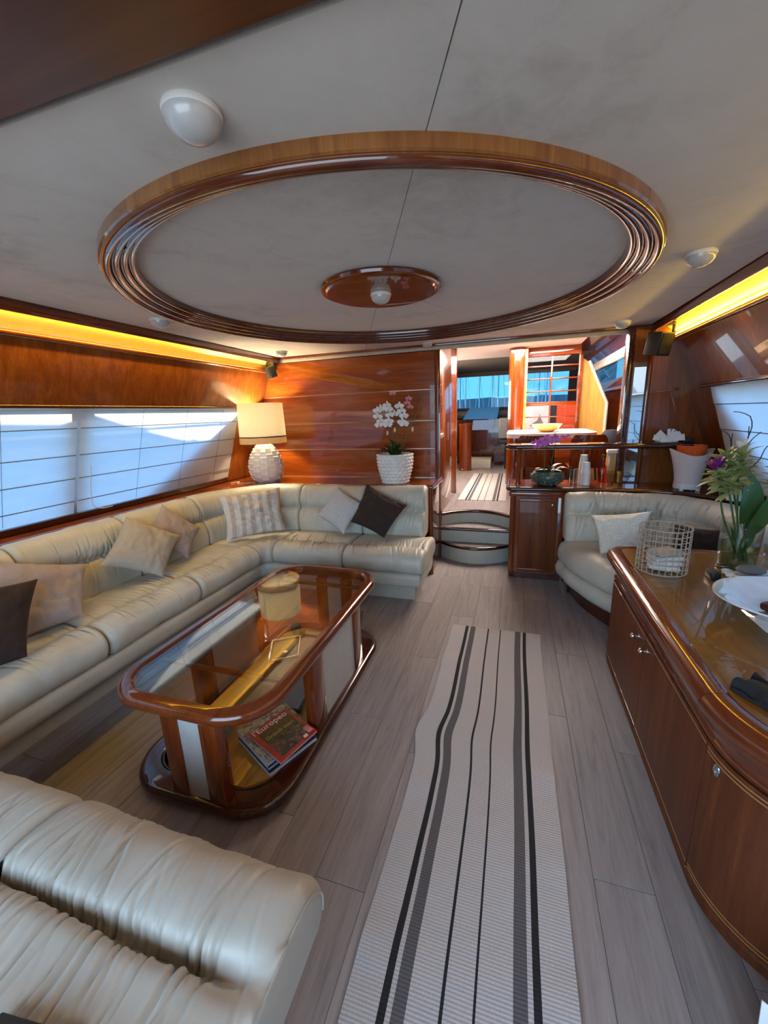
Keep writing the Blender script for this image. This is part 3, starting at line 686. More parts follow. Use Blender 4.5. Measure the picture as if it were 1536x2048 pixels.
aft = thing('aft_sofa', 'cream leather sofa seat at the near end of the coffee table', 'sofa', (-1.1, 0.35, 0))
aft_path = Path([(-0.372, 0.115), (-1.86, 0.115)])
SEATA = [(-0.25, 0.30), (-0.25, 0.40), (-0.12, 0.436), (0.05, 0.452), (0.18, 0.450), (0.252, 0.444), (0.277, 0.392), (0.302, 0.440), (0.38, 0.446), (0.45, 0.428), (0.50, 0.375), (0.505, 0.32), (0.47, 0.275), (0.35, 0.262), (0.1, 0.262)]
SEATE = list(SEATA); SEATE[4] = (0.18, 0.448); SEATE[5] = (0.245, 0.447); SEATE[6] = (0.277, 0.446); SEATE[7] = (0.31, 0.445)
for i, (a, b) in enumerate(((0.0, 0.735), (0.737, 1.42))):
    upholster('seat_cushion', aft, aft_path, a + 0.002, b - 0.002, SEATA, 0.011, 31 + 5.3 * i, 0.040, [(0.277, 0.40, 0.20), (0.277, 0.40, 0.10)], ds=0.0038, M=170, endprof=SEATE if i == 0 else None)
upholster('seat_skirt', aft, aft_path, 0.08, 1.40, [(-0.2, 0.02), (-0.2, 0.26), (0.30, 0.265), (0.42, 0.25), (0.43, 0.15), (0.40, 0.03), (0.2, 0.0)], 0.002, 8.0, 0.02, (), ds=0.03, M=40)
# stitched seam round the end of the cushion
_pf = smooth_closed(SEATE, 170); _nx = np.roll(_pf, -1, 0) - np.roll(_pf, 1, 0); _nx /= np.linalg.norm(_nx, axis=1)[:, None]; _nr = np.c_[_nx[:, 1], -_nx[:, 0]]
if 0.5 * np.sum(_pf[:, 0] * np.roll(_pf[:, 1], -1) - np.roll(_pf[:, 0], -1) * _pf[:, 1]) < 0: _nr = -_nr
_k = [j for j in range(170) if (_pf[j, 1] > 0.30 and _pf[j, 0] > 0.27) or (_pf[j, 1] > 0.41 and _pf[j, 0] > -0.1)]
mk('piping', tube([(-0.3755, 0.115 + _pf[j, 0] - _nr[j, 0] * 0.0205, _pf[j, 1] - _nr[j, 1] * 0.0205) for j in _k], 0.0028, 6), M_cream, aft)

# ------------------------------------------------------------------ pillows
def pillow(name, corners, th, mat, label, group=None, seed=0.0, wr=0.006, uvs=False, n=26, sag=0.0):
    c = [Vector(p) for p in corners]; ctr = sum(c, Vector()) / 4
    nrm = (c[2] - c[0]).cross(c[3] - c[1]).normalized()
    if nrm.dot(EYE - ctr) < 0: nrm = -nrm
    pts = {}; v = []; uv = []; f = []
    for sgn in (1, -1):
        for i in range(n + 1):
            for j in range(n + 1):
                if sgn < 0 and (i in (0, n) or j in (0, n)): pts[(sgn, i, j)] = pts[(1, i, j)]; continue
                a, b = i / n, j / n; x, y = 2 * a - 1, 2 * b - 1
                pin = 0.075
                a2 = 0.5 + 0.5 * x * (1 - pin * (1 - y * y)); b2 = 0.5 + 0.5 * y * (1 - pin * (1 - x * x))
                p = (c[0] * (1 - a2) + c[1] * a2) * (1 - b2) + (c[3] * (1 - a2) + c[2] * a2) * b2
                h = ((1 - abs(x) ** 2.6) * (1 - abs(y) ** 2.6)) ** 0.55
                w = noise.noise(Vector((x * 2.2 + seed, y * 2.2, sgn))) * wr * 1.6 + noise.noise(Vector((x * 6 + seed, y * 5.0, sgn * 3))) * wr
                edge = (1 - max(abs(x), abs(y)))
                fold = max(0, 1 - abs(noise.noise(Vector((x * 3.5 + seed * 2, y * 3.5, 4.0)))) * 4) ** 2 * wr * 1.4 * min(1, edge * 6)
                p = p + nrm * (sgn * (th * 0.5 * h + w * min(1, h * 2) - fold))
                pts[(sgn, i, j)] = len(v); v.append(p); uv.append((a, b))
        for i in range(n):
            for j in range(n):
                q = (pts[(sgn, i, j)], pts[(sgn, i + 1, j)], pts[(sgn, i + 1, j + 1)], pts[(sgn, i, j + 1)])
                f.append(q if sgn > 0 else q[::-1])
    z0 = min(p.z for p in v); base = Vector((ctr.x, ctr.y, z0))
    o = mk(name, ([tuple(p - base) for p in v], f), mat, None, angle=80, uv=uv if uvs else None)
    o.location = base
    return tag(o, label, 'cushion', group)
pillow('cushion', [(-2.20, 0.80, 0.78), (-2.09, 1.19, 0.715), (-1.95, 1.00, 0.45), (-2.02, 0.62, 0.455)], 0.13, M_brown, 'dark brown cushion at the aft end of the long port sofa', seed=1)
pillow('cushion', [(-2.40, 1.17, 0.79), (-2.250, 1.530, 0.650), (-2.085, 1.350, 0.445), (-2.16, 1.00, 0.44)], 0.13, M_mauve, 'large mauve linen cushion beside the dark brown one on the port sofa', seed=2.2, wr=0.008)
pillow('cushion', [(-2.40, 1.935, 0.815), (-2.215, 2.170, 0.625), (-2.10, 1.870, 0.445), (-2.275, 1.615, 0.605)], 0.13, M_beige, 'beige linen cushion lying in front of a smaller mauve one', seed=3.1)
pillow('cushion', [(-2.43, 2.26, 0.825), (-2.275, 2.425, 0.605), (-2.20, 2.19, 0.445), (-2.36, 2.03, 0.66)], 0.10, M_mauve, 'small mauve cushion tucked behind the beige linen one', seed=4.7)
pillow('cushion', [(-2.315, 2.730, 0.785), (-1.955, 3.085, 0.810), (-1.850, 2.945, 0.462), (-2.195, 2.605, 0.446)], 0.12, M_striped, 'crumpled striped white and beige cushion in the sofa corner', seed=5.5, wr=0.012, uvs=True, n=36)
pillow('cushion', [(-1.433, 3.135, 0.825), (-1.165, 3.055, 0.685), (-1.304, 2.935, 0.455), (-1.570, 3.005, 0.585)], 0.11, M_ltgrey, 'light grey linen cushion standing on its corner by the bulkhead', seed=6.1)
pillow('cushion', [(-1.155, 3.130, 0.845), (-0.790, 3.045, 0.692), (-0.950, 2.915, 0.450), (-1.250, 2.965, 0.555)], 0.13, M_brown, 'dark brown cushion at the end of the bulkhead seat', seed=7.7, wr=0.011, n=34)

# ------------------------------------------------------------------ coffee table
TX0, TX1, TY0, TY1 = -1.440, -0.742, 0.890, 2.235
tb = thing('coffee_table', 'mahogany coffee table with rounded glass top and lower shelf', 'table', ((TX0 + TX1) / 2, (TY0 + TY1) / 2, 0))
def bullnose(r, z, k=12, wide=0.055):
    pr = [(-wide, z - r * 0.6), (-wide, z + r * 0.72), (-wide + 0.008, z + r)]
    for i in range(k + 1):
        a = pi / 2 - pi * i / k; pr.append((-r + r * cos(a), z + r * sin(a)))
    return pr + [(-wide + 0.004, z - r)]
def close_sweep(outl, prof):
    v, f = sweep_closed(outl, prof); nP = len(prof); n = len(outl)
    for i in range(n): f.append((i * nP + nP - 1, i * nP, ((i + 1) % n) * nP, ((i + 1) % n) * nP + nP - 1))
    return v, f
to = rrect(TX0, TX1, TY0, TY1, 0.200, 14)
mk('table_rim', close_sweep(to, bullnose(0.028, 0.437)), M_mould, tb)
ti = rrect(TX0 + 0.048, TX1 - 0.048, TY0 + 0.048, TY1 - 0.048, 0.152, 14)
mk('glass_top', prism(ti, 0.448, 0.456), M_tableglass, tb)
bo = rrect(TX0 - 0.005, TX1 + 0.005, TY0 + 0.015, TY1 - 0.02, 0.200, 14)
mk('base_rim', close_sweep(bo, bullnose(0.030, 0.033, wide=0.090)), M_dark, tb)
bi = rrect(TX0 + 0.080, TX1 - 0.080, TY0 + 0.100, TY1 - 0.105, 0.13, 12)
mk('base_inlay_line', close_sweep(bi, [(-0.003, 0.06), (-0.003, 0.0643), (0.002, 0.0643), (0.002, 0.06)]), M_blackline, tb)
# shelf boards
nb = 6
bx0, bx1, by0, by1 = TX0 + 0.083, TX1 - 0.083, TY0 + 0.103, TY1 - 0.108
for i in range(nb):
    a = bx0 + (bx1 - bx0) * i / nb; b = bx0 + (bx1 - bx0) * (i + 1) / nb
    t = 0.10 if i in (0, nb - 1) else 0.012
    poly = [(a + 0.0006, by0 + (t if i == 0 else 0.01)), (b - 0.0006, by0 + (t if i == nb - 1 else 0.01)), (b - 0.0006, by1 - (t if i == nb - 1 else 0.01)), (a + 0.0006, by1 - (t if i == 0 else 0.01))]
    mk('shelf_board', prism(poly, 0.03, 0.0625), M_gold, tb, smooth=False)
def leg_pair(c, along, w, nm):
    cx, cy = c
    for s in (-1, 1):
        d = s * w / 2
        if along == 'x': mk('post', box(cx + d - 0.036, cx + d + 0.036, cy - 0.026, cy + 0.026, 0.058, 0.415, 0.004), M_wz, tb)
        else: mk('post', box(cx - 0.026, cx + 0.026, cy + d - 0.05, cy + d + 0.05, 0.058, 0.415, 0.004), M_wz, tb)
    if along == 'x': mk('infill_panel', box(cx - w / 2 + 0.034, cx + w / 2 - 0.034, cy - 0.018, cy + 0.018, 0.060, 0.412), M_whitepanel, tb, smooth=False)
    else: mk('infill_panel', box(cx - 0.018, cx + 0.018, cy - w / 2 + 0.048, cy + w / 2 - 0.048, 0.060, 0.412), M_whitepanel, tb, smooth=False)
leg_pair((-1.045, 0.945), 'x', 0.165, 'near'); leg_pair((-1.045, 2.165), 'x', 0.165, 'far')
leg_pair((-0.792, 1.60), 'y', 0.46, 'right'); leg_pair((-1.390, 1.60), 'y', 0.46, 'left')
mk('cross_rail', box(TX0 + 0.05, TX1 - 0.05, 1.14, 1.155, 0.428, 0.444), M_wx, tb); mk('cross_rail', box(TX0 + 0.05, TX1 - 0.05, 2.00, 2.015, 0.428, 0.444), M_wx, tb)

# magazines and books on the lower shelf
def flat_book(name, corners, z0, z1, mats, label, cat='magazine', group=None, cover=None):
    """corners (x, y) CCW; cover mat on top/bottom, page edges between"""
    cx = sum(p[0] for p in corners) / 4; cy = sum(p[1] for p in corners) / 4
    t = thing(name, label, cat, (cx, cy, z0), group)
    th = min(0.002, (z1 - z0) * 0.2)
    ins = [(cx + (x - cx) * 0.985, cy + (y - cy) * 0.985) for x, y in corners]
    mk('pages', prism(ins, z0 + th, z1 - th), mats[1], t, smooth=False)
    mk('front_cover', prism(corners, z1 - th, z1), mats[0], t, smooth=False)
    mk('back_cover', prism(corners, z0, z0 + th), mats[2] if len(mats) > 2 else mats[0], t, smooth=False)
    return t
def photo_cover(name, base, cols, scale):
    m, n, b = nodes_of(name); v = coords(n, (scale, scale, scale)); t = n.nodes.new('ShaderNodeTexVoronoi'); t.inputs['Scale'].default_value = 1.0
    n.links.new(v, t.inputs['Vector']); r = ramp(n, t.outputs['Color'], [(0.0, cols[0]), (0.35, cols[1]), (0.6, cols[2]), (0.9, cols[3])]); r.color_ramp.interpolation = 'CONSTANT'
    n.links.new(r.outputs[0], b.inputs['Base Color']); b.inputs['Roughness'].default_value = 0.25; return m
M_cov1 = photo_cover('photo_print_dark', None, ((0.02, 0.018, 0.02), (0.035, 0.028, 0.03), (0.10, 0.055, 0.05), (0.22, 0.17, 0.15)), 55)
M_cov2 = photo_cover('photo_print_pale', None, ((0.30, 0.28, 0.22), (0.40, 0.38, 0.30), (0.16, 0.16, 0.15), (0.5, 0.48, 0.40)), 60)
M_cov3 = plain('red_cover', (0.36, 0.022, 0.018), 0.25); M_olive = plain('olive_brown_print', (0.045, 0.032, 0.012), 0.3)
MG = [(-0.745, 1.275), (-0.945, 1.385), (-1.055, 1.180), (-0.835, 1.068)]
def off(c, dx, dy, k=1.0, rot=0.0):
    cx = sum(p[0] for p in c) / 4; cy = sum(p[1] for p in c) / 4
    return [(cx + dx + k * ((x - cx) * cos(rot) - (y - cy) * sin(rot)), cy + dy + k * ((x - cx) * sin(rot) + (y - cy) * cos(rot))) for x, y in c]
z = 0.0648
flat_book('magazine', off(MG, -0.012, 0.006, 1.03), z, z + 0.017, (M_navycov, M_pages, M_pages), 'bottom magazine of the stack on the table shelf, navy edged', group=None)
flat_book('magazine', off(MG, -0.018, 0.010, 1.02), z + 0.0175, z + 0.034, (M_navycov, M_pages, M_navycov), 'second magazine from the bottom of the shelf stack')
flat_book('magazine', off(MG, -0.025, 0.012, 1.02), z + 0.0345, z + 0.048, (M_cov2, M_pages, M_pages), 'pale covered magazine under the red one on the shelf stack')
ztop = z + 0.060
mg4 = [(-0.742, 1.272), (-0.938, 1.352), (-1.010, 1.172), (-0.802, 1.086)]
tm = flat_book('magazine', mg4, z + 0.0485, ztop, (M_cov3, M_pages, M_cov3), 'red bordered photo cover magazine on top of the shelf stack')
c4 = [Vector((x, y, ztop)) for x, y in mg4]   # right-top, left-top, left-bottom, right-bottom as the cover reads
def on_cover(a, b, lift=0.0004): # a along reading direction 0..1, b down the page 0..1
    L_t, R_t, R_b, L_b = c4[2], c4[1], c4[0], c4[3]
    p = (L_t * (1 - a) + R_t * a) * (1 - b) + (L_b * (1 - a) + R_b * a) * b
    return p + Vector((0, 0, lift))
def cover_patch(name, a0, a1, b0, b1, mat, lift=0.0003):
    q = [on_cover(a0, b0, lift), on_cover(a1, b0, lift), on_cover(a1, b1, lift), on_cover(a0, b1, lift)]
    return mk(name, slab([tuple(p) for p in q], 0.0003, (0, 0, 1)), mat, tm, smooth=False)
cover_patch('cover_picture', 0.12, 0.93, 0.17, 0.62, M_olive); cover_patch('cover_photograph', 0.12, 0.93, 0.50, 0.93, M_cov1, 0.0004)
xd = (c4[1] - c4[2]).normalized(); yd = (c4[2] - c4[3]).normalized(); zd = xd.cross(yd).normalized(); yd = zd.cross(xd)
def cover_text(body, a, b, size, mat):
    p = on_cover(a, b, 0.0010); o0 = tm.location
    Mx = Matrix.Identity(4)
    for i in range(3): Mx[i][0] = xd[i]; Mx[i][1] = yd[i]; Mx[i][2] = zd[i]; Mx[i][3] = p[i] - o0[i]
    return text_part('cover_title', body, size, tm, mat, Mx)
cover_text("l'Europeo", 0.05, 0.15, 0.043, M_paper); cover_text('Grandi mari', 0.16, 0.42, 0.028, M_bract)
cover_patch('cover_caption', 0.84, 0.97, 0.72, 0.92, M_petal_p, 0.0009); cover_patch('cover_sticker', 0.70, 0.80, 0.88, 0.95, M_bud, 0.0009)
# the other reading matter on the shelf
flat_book('book', [(-0.905, 1.40), (-0.930, 1.62), (-1.075, 1.60), (-1.050, 1.385)], 0.0648, 0.093, (M_bluebook, M_bluebook, M_bluebook), 'grey blue book lying behind the magazine stack', 'book')
bk2 = [(-1.10, 1.05), (-1.145, 1.255), (-1.315, 1.215), (-1.27, 1.01)]
flat_book('magazine', off(bk2, 0, 0), 0.0648, 0.080, (M_grey, M_grey, M_grey), 'grey magazine at the bottom of the pile behind the near post')
flat_book('magazine', off(bk2, 0.004, 0.004, 0.98, 0.02), 0.0805, 0.095, (M_stone, M_grey, M_grey), 'slate magazine in the middle of the pile behind the near post')
flat_book('magazine', off(bk2, -0.006, 0.0, 0.97, -0.03), 0.0955, 0.106, (M_cov2, M_grey, M_grey), 'pale patterned magazine on top of the pile behind the near post')
t = thing('picture_frame', 'silver framed picture lying on the table shelf', 'frame', (-1.29, 1.84, 0.066))
fc = [(-1.36, 1.90), (-1.22, 1.99), (-1.13, 1.80), (-1.26, 1.70)]
mk('frame_back', prism(fc, 0.0655, 0.078), M_black, t, smooth=False); mk('frame_glass', prism(off(fc, 0, 0, 0.86), 0.079, 0.081), M_glass, t, smooth=False)
mk('frame_picture', prism(off(fc, 0, 0, 0.84), 0.078, 0.0788), M_stone, t, smooth=False)
for i in range(4):
    a, b = fc[i], fc[(i + 1) % 4]; mk('frame_bar', tube([(a[0], a[1], 0.081), (b[0], b[1], 0.081)], 0.007, 6), M_chrome, t)
bb = thing('book', 'black glossy book leaning on the right side post of the table', 'book', (-0.85, 1.93, 0.064))
mk('cover', slab([(-0.835, 1.875, 0.066), (-0.845, 2.02, 0.066), (-0.815, 2.05, 0.27), (-0.805, 1.885, 0.29)], 0.014, (-1, 0, 0.1)), M_black, bb, smooth=False)
mk('label_sticker', slab([(-0.8245, 1.905, 0.135), (-0.8275, 1.945, 0.13), (-0.8195, 1.945, 0.175), (-0.8175, 1.907, 0.18)], 0.0008, (1, 0, 0)), M_paper, bb, smooth=False)

# ------------------------------------------------------------------ table lamp on the ledge
LP = (-2.345, 3.490)
lm = thing('table_lamp', 'lit table lamp with cream shade on a white faceted egg base', 'lamp', (LP[0], LP[1], 0.792))
g = G(); rows, per = 7, 14
def egg(t):   # t 0 bottom .. 1 top -> (r, z)
    z = 0.792 + 0.385 * t; r = 0.168 * (max(0.0, sin(pi * (0.16 + 0.80 * t))) ** 0.62) * (1 - 0.16 * t); return r, z
body_prof = [(0.0, 0.792)] + [(egg(t)[0] - 0.012, egg(t)[1]) for t in np.linspace(0, 1, 24)] + [(0.0, 0.792 + 0.387)]
g.add(*lathe([(max(r, 0), z) for r, z in body_prof], (LP[0], LP[1], 0), 40))
for i in range(rows + 1):
    for j in range(per):
        t0, t1 = (i - 0.5 * (j % 2)) / rows, (i + 1 - 0.5 * (j % 2)) / rows
        t0, t1 = max(t0, 0.0), min(t1, 1.0)
        if t1 - t0 < 0.02: continue
        a0 = 2 * pi * j / per; a1 = a0 + 2 * pi / per * 0.985
        (r0, z0), (r1, z1) = egg(t0), egg(t1); o1 = 0.019
        vs = []
        for (r, z, o_) in ((r0, z0, 0.0), (r1, z1, o1)):
            for a in (a0, (a0 + a1) / 2, a1): vs.append((LP[0] + (r + o_) * cos(a), LP[1] + (r + o_) * sin(a), z))
        ri = max(r1 - 0.012, 0.002)
        for a in (a0, (a0 + a1) / 2, a1): vs.append((LP[0] + ri * cos(a), LP[1] + ri * sin(a), z1 + 0.004))
        r0i = max(r0 - 0.012, 0.002)
        for a in (a0, a1): vs.append((LP[0] + r0i * cos(a), LP[1] + r0i * sin(a), z0))
        g.add(vs, [(0, 1, 4, 3), (1, 2, 5, 4), (3, 4, 7, 6), (4, 5, 8, 7), (0, 3, 6, 9), (2, 10, 8, 5)])
mk('lamp_base', g, M_ceramic, lm, smooth=False)
mk('lamp_neck', lathe([(0.0, 1.170), (0.022, 1.170), (0.016, 1.20), (0.012, 1.27), (0.0, 1.27)], (LP[0], LP[1], 0), 16), M_chrome, lm)
mk('lamp_shade', lathe([(0.221, 1.236), (0.212, 1.545), (0.210, 1.545), (0.219, 1.236)], (LP[0], LP[1], 0), 56, closed_prof=True), M_shade, lm)
mk('shade_trim', lathe([(0.2235, 1.228), (0.2235, 1.238), (0.219, 1.238), (0.219, 1.228)], (LP[0], LP[1], 0), 56, closed_prof=True), M_black, lm)
mk('raffia_band', lathe([(0.224, 1.170), (0.2225, 1.228), (0.2195, 1.228), (0.221, 1.170)], (LP[0], LP[1], 0), 56, closed_prof=True), M_band, lm)
sp = G()
for k in range(3):
    a = 2 * pi * k / 3 + 0.4; sp.add(*tube([(LP[0], LP[1], 1.262), (LP[0] + 0.218 * cos(a), LP[1] + 0.218 * sin(a), 1.24)], 0.0025, 6))
mk('shade_spider', sp, M_chrome, lm)
mk('bulb', lathe([(0.0, 1.27), (0.012, 1.275), (0.028, 1.315), (0.026, 1.345), (0.0, 1.36)], (LP[0], LP[1], 0), 18), plain('lit_bulb', (1, 0.8, 0.5), 0.5, emit=(1.0, 0.80, 0.50), estr=10.0), lm)
lamp('lamp_light', 'POINT', (LP[0], LP[1], 1.40), 40.0, (1.0, 0.80, 0.50), shadow_soft_size=0.05)
single('lamp_flex', tube(smooth_open([(-2.44, 3.40, 0.797), (-2.50, 3.32, 0.798), (-2.56, 3.30, 0.799), (-2.60, 3.38, 0.80), (-2.64, 3.30, 0.80)], 30), 0.003, 6), M_plastic, 'thin white flex on the ledge beside the lamp', 'cord', (-2.52, 3.33, 0.793))

# ------------------------------------------------------------------ cove lamps (LED light) along both sides
for side, nm in ((-1, 'port'), (1, 'starboard')):
    if side < 0: loc = (-2.296, 1.3, 1.966); d = (-0.75, 0, -0.55)
    else: loc = (side_x(1, 1.88, -0.012), 1.3, 1.902); d = (-0.25, 0, 0.95)
    lamp('cove_led_' + nm, 'AREA', loc, 26 if side < 0 else 20, (1.0, 0.63, 0.06), d, shape='RECTANGLE', size=0.012, size_y=4.8)
    bpy.data.objects['cove_led_' + nm].rotation_euler = (0, math.atan2(-d[0], -d[2]), 0)

# ------------------------------------------------------------------ speakers
def speaker(name, c, yaw, tilt, sz, label):
    t = thing('speaker', label, 'speaker', c, 'small black satellite speakers')
    Mx = Matrix.Translation(c) @ Matrix.Rotation(yaw, 4, 'Z') @ Matrix.Rotation(tilt, 4, 'X')
    w, d, h = sz
    mk('speaker_case', xform(box(-w / 2, w / 2, -d / 2, d / 2, -h / 2, h / 2, 0.008, 2), Mx), M_black, t)
    mk('speaker_grille', xform(box(-w / 2 + 0.008, w / 2 - 0.008, -d / 2 - 0.006, -d / 2 + 0.002, -h / 2 + 0.008, h / 2 - 0.008, 0.004, 2), Mx), M_grill, t)
    return t, Mx
t, Mx = speaker('port', (-2.305, 3.68, 1.845), radians(-28), radians(14), (0.085, 0.075, 0.105), 'small black speaker on a bracket by the port amber cove')
mk('speaker_bracket', box(-2.365, -2.275, 3.69, 3.755, 1.872, 1.975, 0.006), M_black, t)
mk('bracket_plate', box(-2.44, -2.30, 3.66, 3.755, 1.968, 1.976, 0.002), M_black, t)
t, Mx = speaker('starboard', (0.955, 3.52, 1.815), radians(38), radians(10), (0.130, 0.110, 0.155), 'black speaker hanging from a bracket by the starboard amber cove')
mk('speaker_bracket', tube([(1.03, 3.58, 1.83), (1.055, 3.58, 1.86), (1.055, 3.58, 1.945)], 0.012, 8), M_black, t)
mk('bracket_plate', box(0.99, 1.12, 3.53, 3.63, 1.945, 1.955, 0.002), M_black, t)

# ------------------------------------------------------------------ runner rugs
def runner(name, x0, x1, y0, y1, z0, label, nx=50, ny=140, wave=1.0):
    P = []; uv = []
    for j in range(ny + 1):
        y = y0 + (y1 - y0) * j / ny
        le = wave * (0.010 * nz(y * 2.1, 1.0, 0) + (0.030 * math.exp(-((y - 1.52) / 0.11) ** 2) * -1 if wave else 0))
        re = wave * 0.010 * nz(y * 1.7, 5.0, 0)
        row = []
        for i in range(nx + 1):
            a = i / nx; x = x0 + le * (1 - a) ** 2 + (x1 + re - x0) * a
            edge = (1 - a) ** 4 + 0.5 * a ** 6
            z = z0 + wave * (0.020 * max(0, nz(y * 6.0, 2.0 if a < 0.5 else 7.0, 0)) * edge + 0.002 * (1 + nz(x * 6, y * 5, 0)))
            row.append((x, y, z)); uv.append((a, j / ny))
        P.append(row)
    v, f = grid(P); n0 = len(v)
    v = list(map(tuple, v)); vb = [(x, y, z - 0.004) for x, y, z in v]
    rim = [(j * (nx + 1)) for j in range(ny + 1)]
    f2 = [q[::-1] for q in f]; f = f + [tuple(i + n0 for i in q) for q in f2]
    B = [i for i in range(nx + 1)] + [j * (nx + 1) + nx for j in range(1, ny + 1)] + [ny * (nx + 1) + i for i in range(nx - 1, -1, -1)] + [j * (nx + 1) for j in range(ny - 1, 0, -1)]
    for a, b in zip(B, B[1:] + B[:1]): f.append((a, b, b + n0, a + n0))
    ctr = ((x0 + x1) / 2, (y0 + y1) / 2, z0 - 0.004)
    o = mk(name, ([(x - ctr[0], y - ctr[1], z - ctr[2]) for x, y, z in v + vb], f), M_rug, None, angle=60, uv=uv + uv); o.location = ctr
    return tag(o, label, 'rug', 'striped runners')
runner('runner_rug', -0.345, 0.200, 0.12, 2.490, 0.005, 'long striped grey runner on the saloon floor beside the coffee table')
runner('runner_rug', -0.575, -0.060, 4.45, 6.45, 0.449, 'short striped runner on the raised galley floor above the steps', wave=0.0)

# ------------------------------------------------------------------ starboard sideboard
sb = thing('sideboard', 'long mahogany sideboard with rounded near corner on the starboard side', 'cabinet', (0.95, 1.6, 0))
cpts = [(1.36, 2.36), (0.61, 2.36)] + arc_pts((0.61, 2.30), 0.06, pi / 2, pi, 8)[1:] + [(0.55, 1.16)] + arc_pts((0.80, 1.15), 0.25, pi, 1.5 * pi, 24) + [(1.50, 0.90)]
cp = Path(cpts); S_ST = 0.75 + 0.06 * pi / 2
def s_of_y(y): return S_ST + (2.30 - y)
S_ARC = s_of_y(1.15)
mk('carcass', prism([(x, y) for x, y in cpts] + [(1.50, 2.36)], 0.0, 0.640), M_dark, sb)
TOPP = [(-0.03, 0.500), (0.004, 0.500), (0.011, 0.506), (0.011, 0.513), (0.005, 0.519), (0.008, 0.535), (0.018, 0.562), (0.034, 0.584), (0.034, 0.592)] + [(0.026 + 0.031 * cos(a), 0.624 + 0.033 * sin(a)) for a in np.linspace(-0.35 * pi, 0.55 * pi, 12)] + [(0.0, 0.660), (-0.014, 0.655), (-0.03, 0.653)]
for a, b in ((0.0, S_ARC + 0.015), (S_ARC + 0.017, cp.L)): strip_sweep('top_moulding', sb, cp, a, b, TOPP, M_mould, n=70, angle=45)
tp = []
for q in np.linspace(0, cp.L, 120):
    c, nn = cp.at(q); tp.append((c[0] - nn[0] * 0.012, c[1] - nn[1] * 0.012))
mk('veneer_top', prism(tp + [(1.50, 2.35)], 0.64, 0.656), M_top, sb, smooth=False)
strip_sweep('plinth', sb, cp, 0.0, cp.L, [(-0.02, 0.0), (0.006, 0.0), (0.006, 0.030), (0.012, 0.036), (0.006, 0.042), (-0.02, 0.042)], M_door, n=110)
dz = [(0.0, 0.045), (0.011, 0.046), (0.012, 0.05), (0.012, 0.492), (0.010, 0.496), (0.0, 0.496)]
doors = [(s_of_y(2.292), s_of_y(1.718)), (s_of_y(1.714), s_of_y(1.150)), (s_of_y(1.146), S_ARC + 0.25 * pi / 2 + 0.12), (S_ARC + 0.25 * pi / 2 + 0.124, cp.L)]
for i, (a, b) in enumerate(doors):
    d = strip_sweep('door', sb, cp, a, b, dz, M_door, n=40)
    for z in ((0.470, 0.482) if i >= 2 else (0.482,)) + ((0.058,) if i < 2 else (0.056, 0.068)):
        strip_sweep('inlay_line', d, cp, a + 0.004, b - 0.004, [(0.0115, z), (0.0128, z + 0.0005), (0.0128, z + 0.0035), (0.0115, z + 0.004)], M_inlay, n=40)
    if i in (0, 1):
        y = 1.79 if i == 0 else 1.672
        x0 = 0.539
        kb = G().add(*tube([(x0, y, 0.446), (x0 - 0.022, y, 0.446)], [0.005, 0.004], 10)).add(*lathe([(0.0, -0.011)] + [(0.011 * sin(a), -0.011 * cos(a)) for a in np.linspace(0.2, pi, 10)], (x0 - 0.026, y, 0.446), 14)).add(*tube([(x0 + 0.001, y, 0.446), (x0 - 0.004, y, 0.446)], 0.010, 14))
        mk('knob', kb, M_chrome, d)
    if i == 2:
        c, nn = cp.at(S_ARC + 0.055); c = c + nn * 0.013; tx = np.array([-nn[1], nn[0]])
        mk('finger_pull', tube([(c[0] + tx[0] * 0.012 * cos(a) * 0.75 + nn[0] * 0.002, c[1] + tx[1] * 0.012 * cos(a) * 0.75 + nn[1] * 0.002, 0.455 + 0.016 * sin(a)) for a in np.linspace(0, 2 * pi, 20)], 0.0025, 6, caps=False), M_chrome, d)
        mk('finger_pull_plate', slab([(c[0] + tx[0] * 0.011 * cos(a) * 0.75, c[1] + tx[1] * 0.011 * cos(a) * 0.75, 0.455 + 0.015 * sin(a)) for a in np.linspace(0, 2 * pi, 14, endpoint=False)], 0.001, (nn[0], nn[1], 0)), M_grey, d, smooth=False)
ZT = 0.6565

# ------------------------------------------------------------------ starboard curved settee
se = thing('curved_settee', 'curved cream leather settee in front of the bar counter', 'sofa', (0.95, 2.95, 0))
def puff(name, parent, outline, prof, mat, amp, seed, n=150, cen=None):
    o = smooth_closed(outline, n); t = np.roll(o, -1, 0) - np.roll(o, 1, 0); t /= np.linalg.norm(t, axis=1)[:, None]; nr = np.c_[t[:, 1], -t[:, 0]]
    ar = 0.5 * np.sum(o[:, 0] * np.roll(o[:, 1], -1) - np.roll(o[:, 0], -1) * o[:, 1])
    if ar < 0: nr = -nr
    ce = np.mean(o, 0) if cen is None else np.array(cen)
    P = []
    for i in range(n):
        row = []
        for d, z, k in prof:
            p = (o[i] + nr[i] * d) * (1 - k) + ce * k
            w = amp * (noise.noise(Vector((p[0] * 5, p[1] * 5, z * 6 + seed))) - 0.8 * max(0, 1 - 2.4 * abs(noise.noise(Vector((i * 0.16 + seed, z * 3, k * 2.0))))) ** 2)
            row.append((p[0] + nr[i, 0] * w, p[1] + nr[i, 1] * w, z + (w if k > 0.05 or z > 0.40 else 0)))
        P.append(row)
    return mk(name, grid(P, cu=True, caps=False), mat, parent, angle=80)
so = [(0.375, 3.26), (0.385, 3.10), (0.43, 2.93), (0.52, 2.74), (0.62, 2.60), (0.78, 2.48), (1.0, 2.42), (1.30, 2.42), (1.36, 2.7), (1.34, 3.0), (1.2, 3.22), (0.95, 3.30), (0.6, 3.31)]
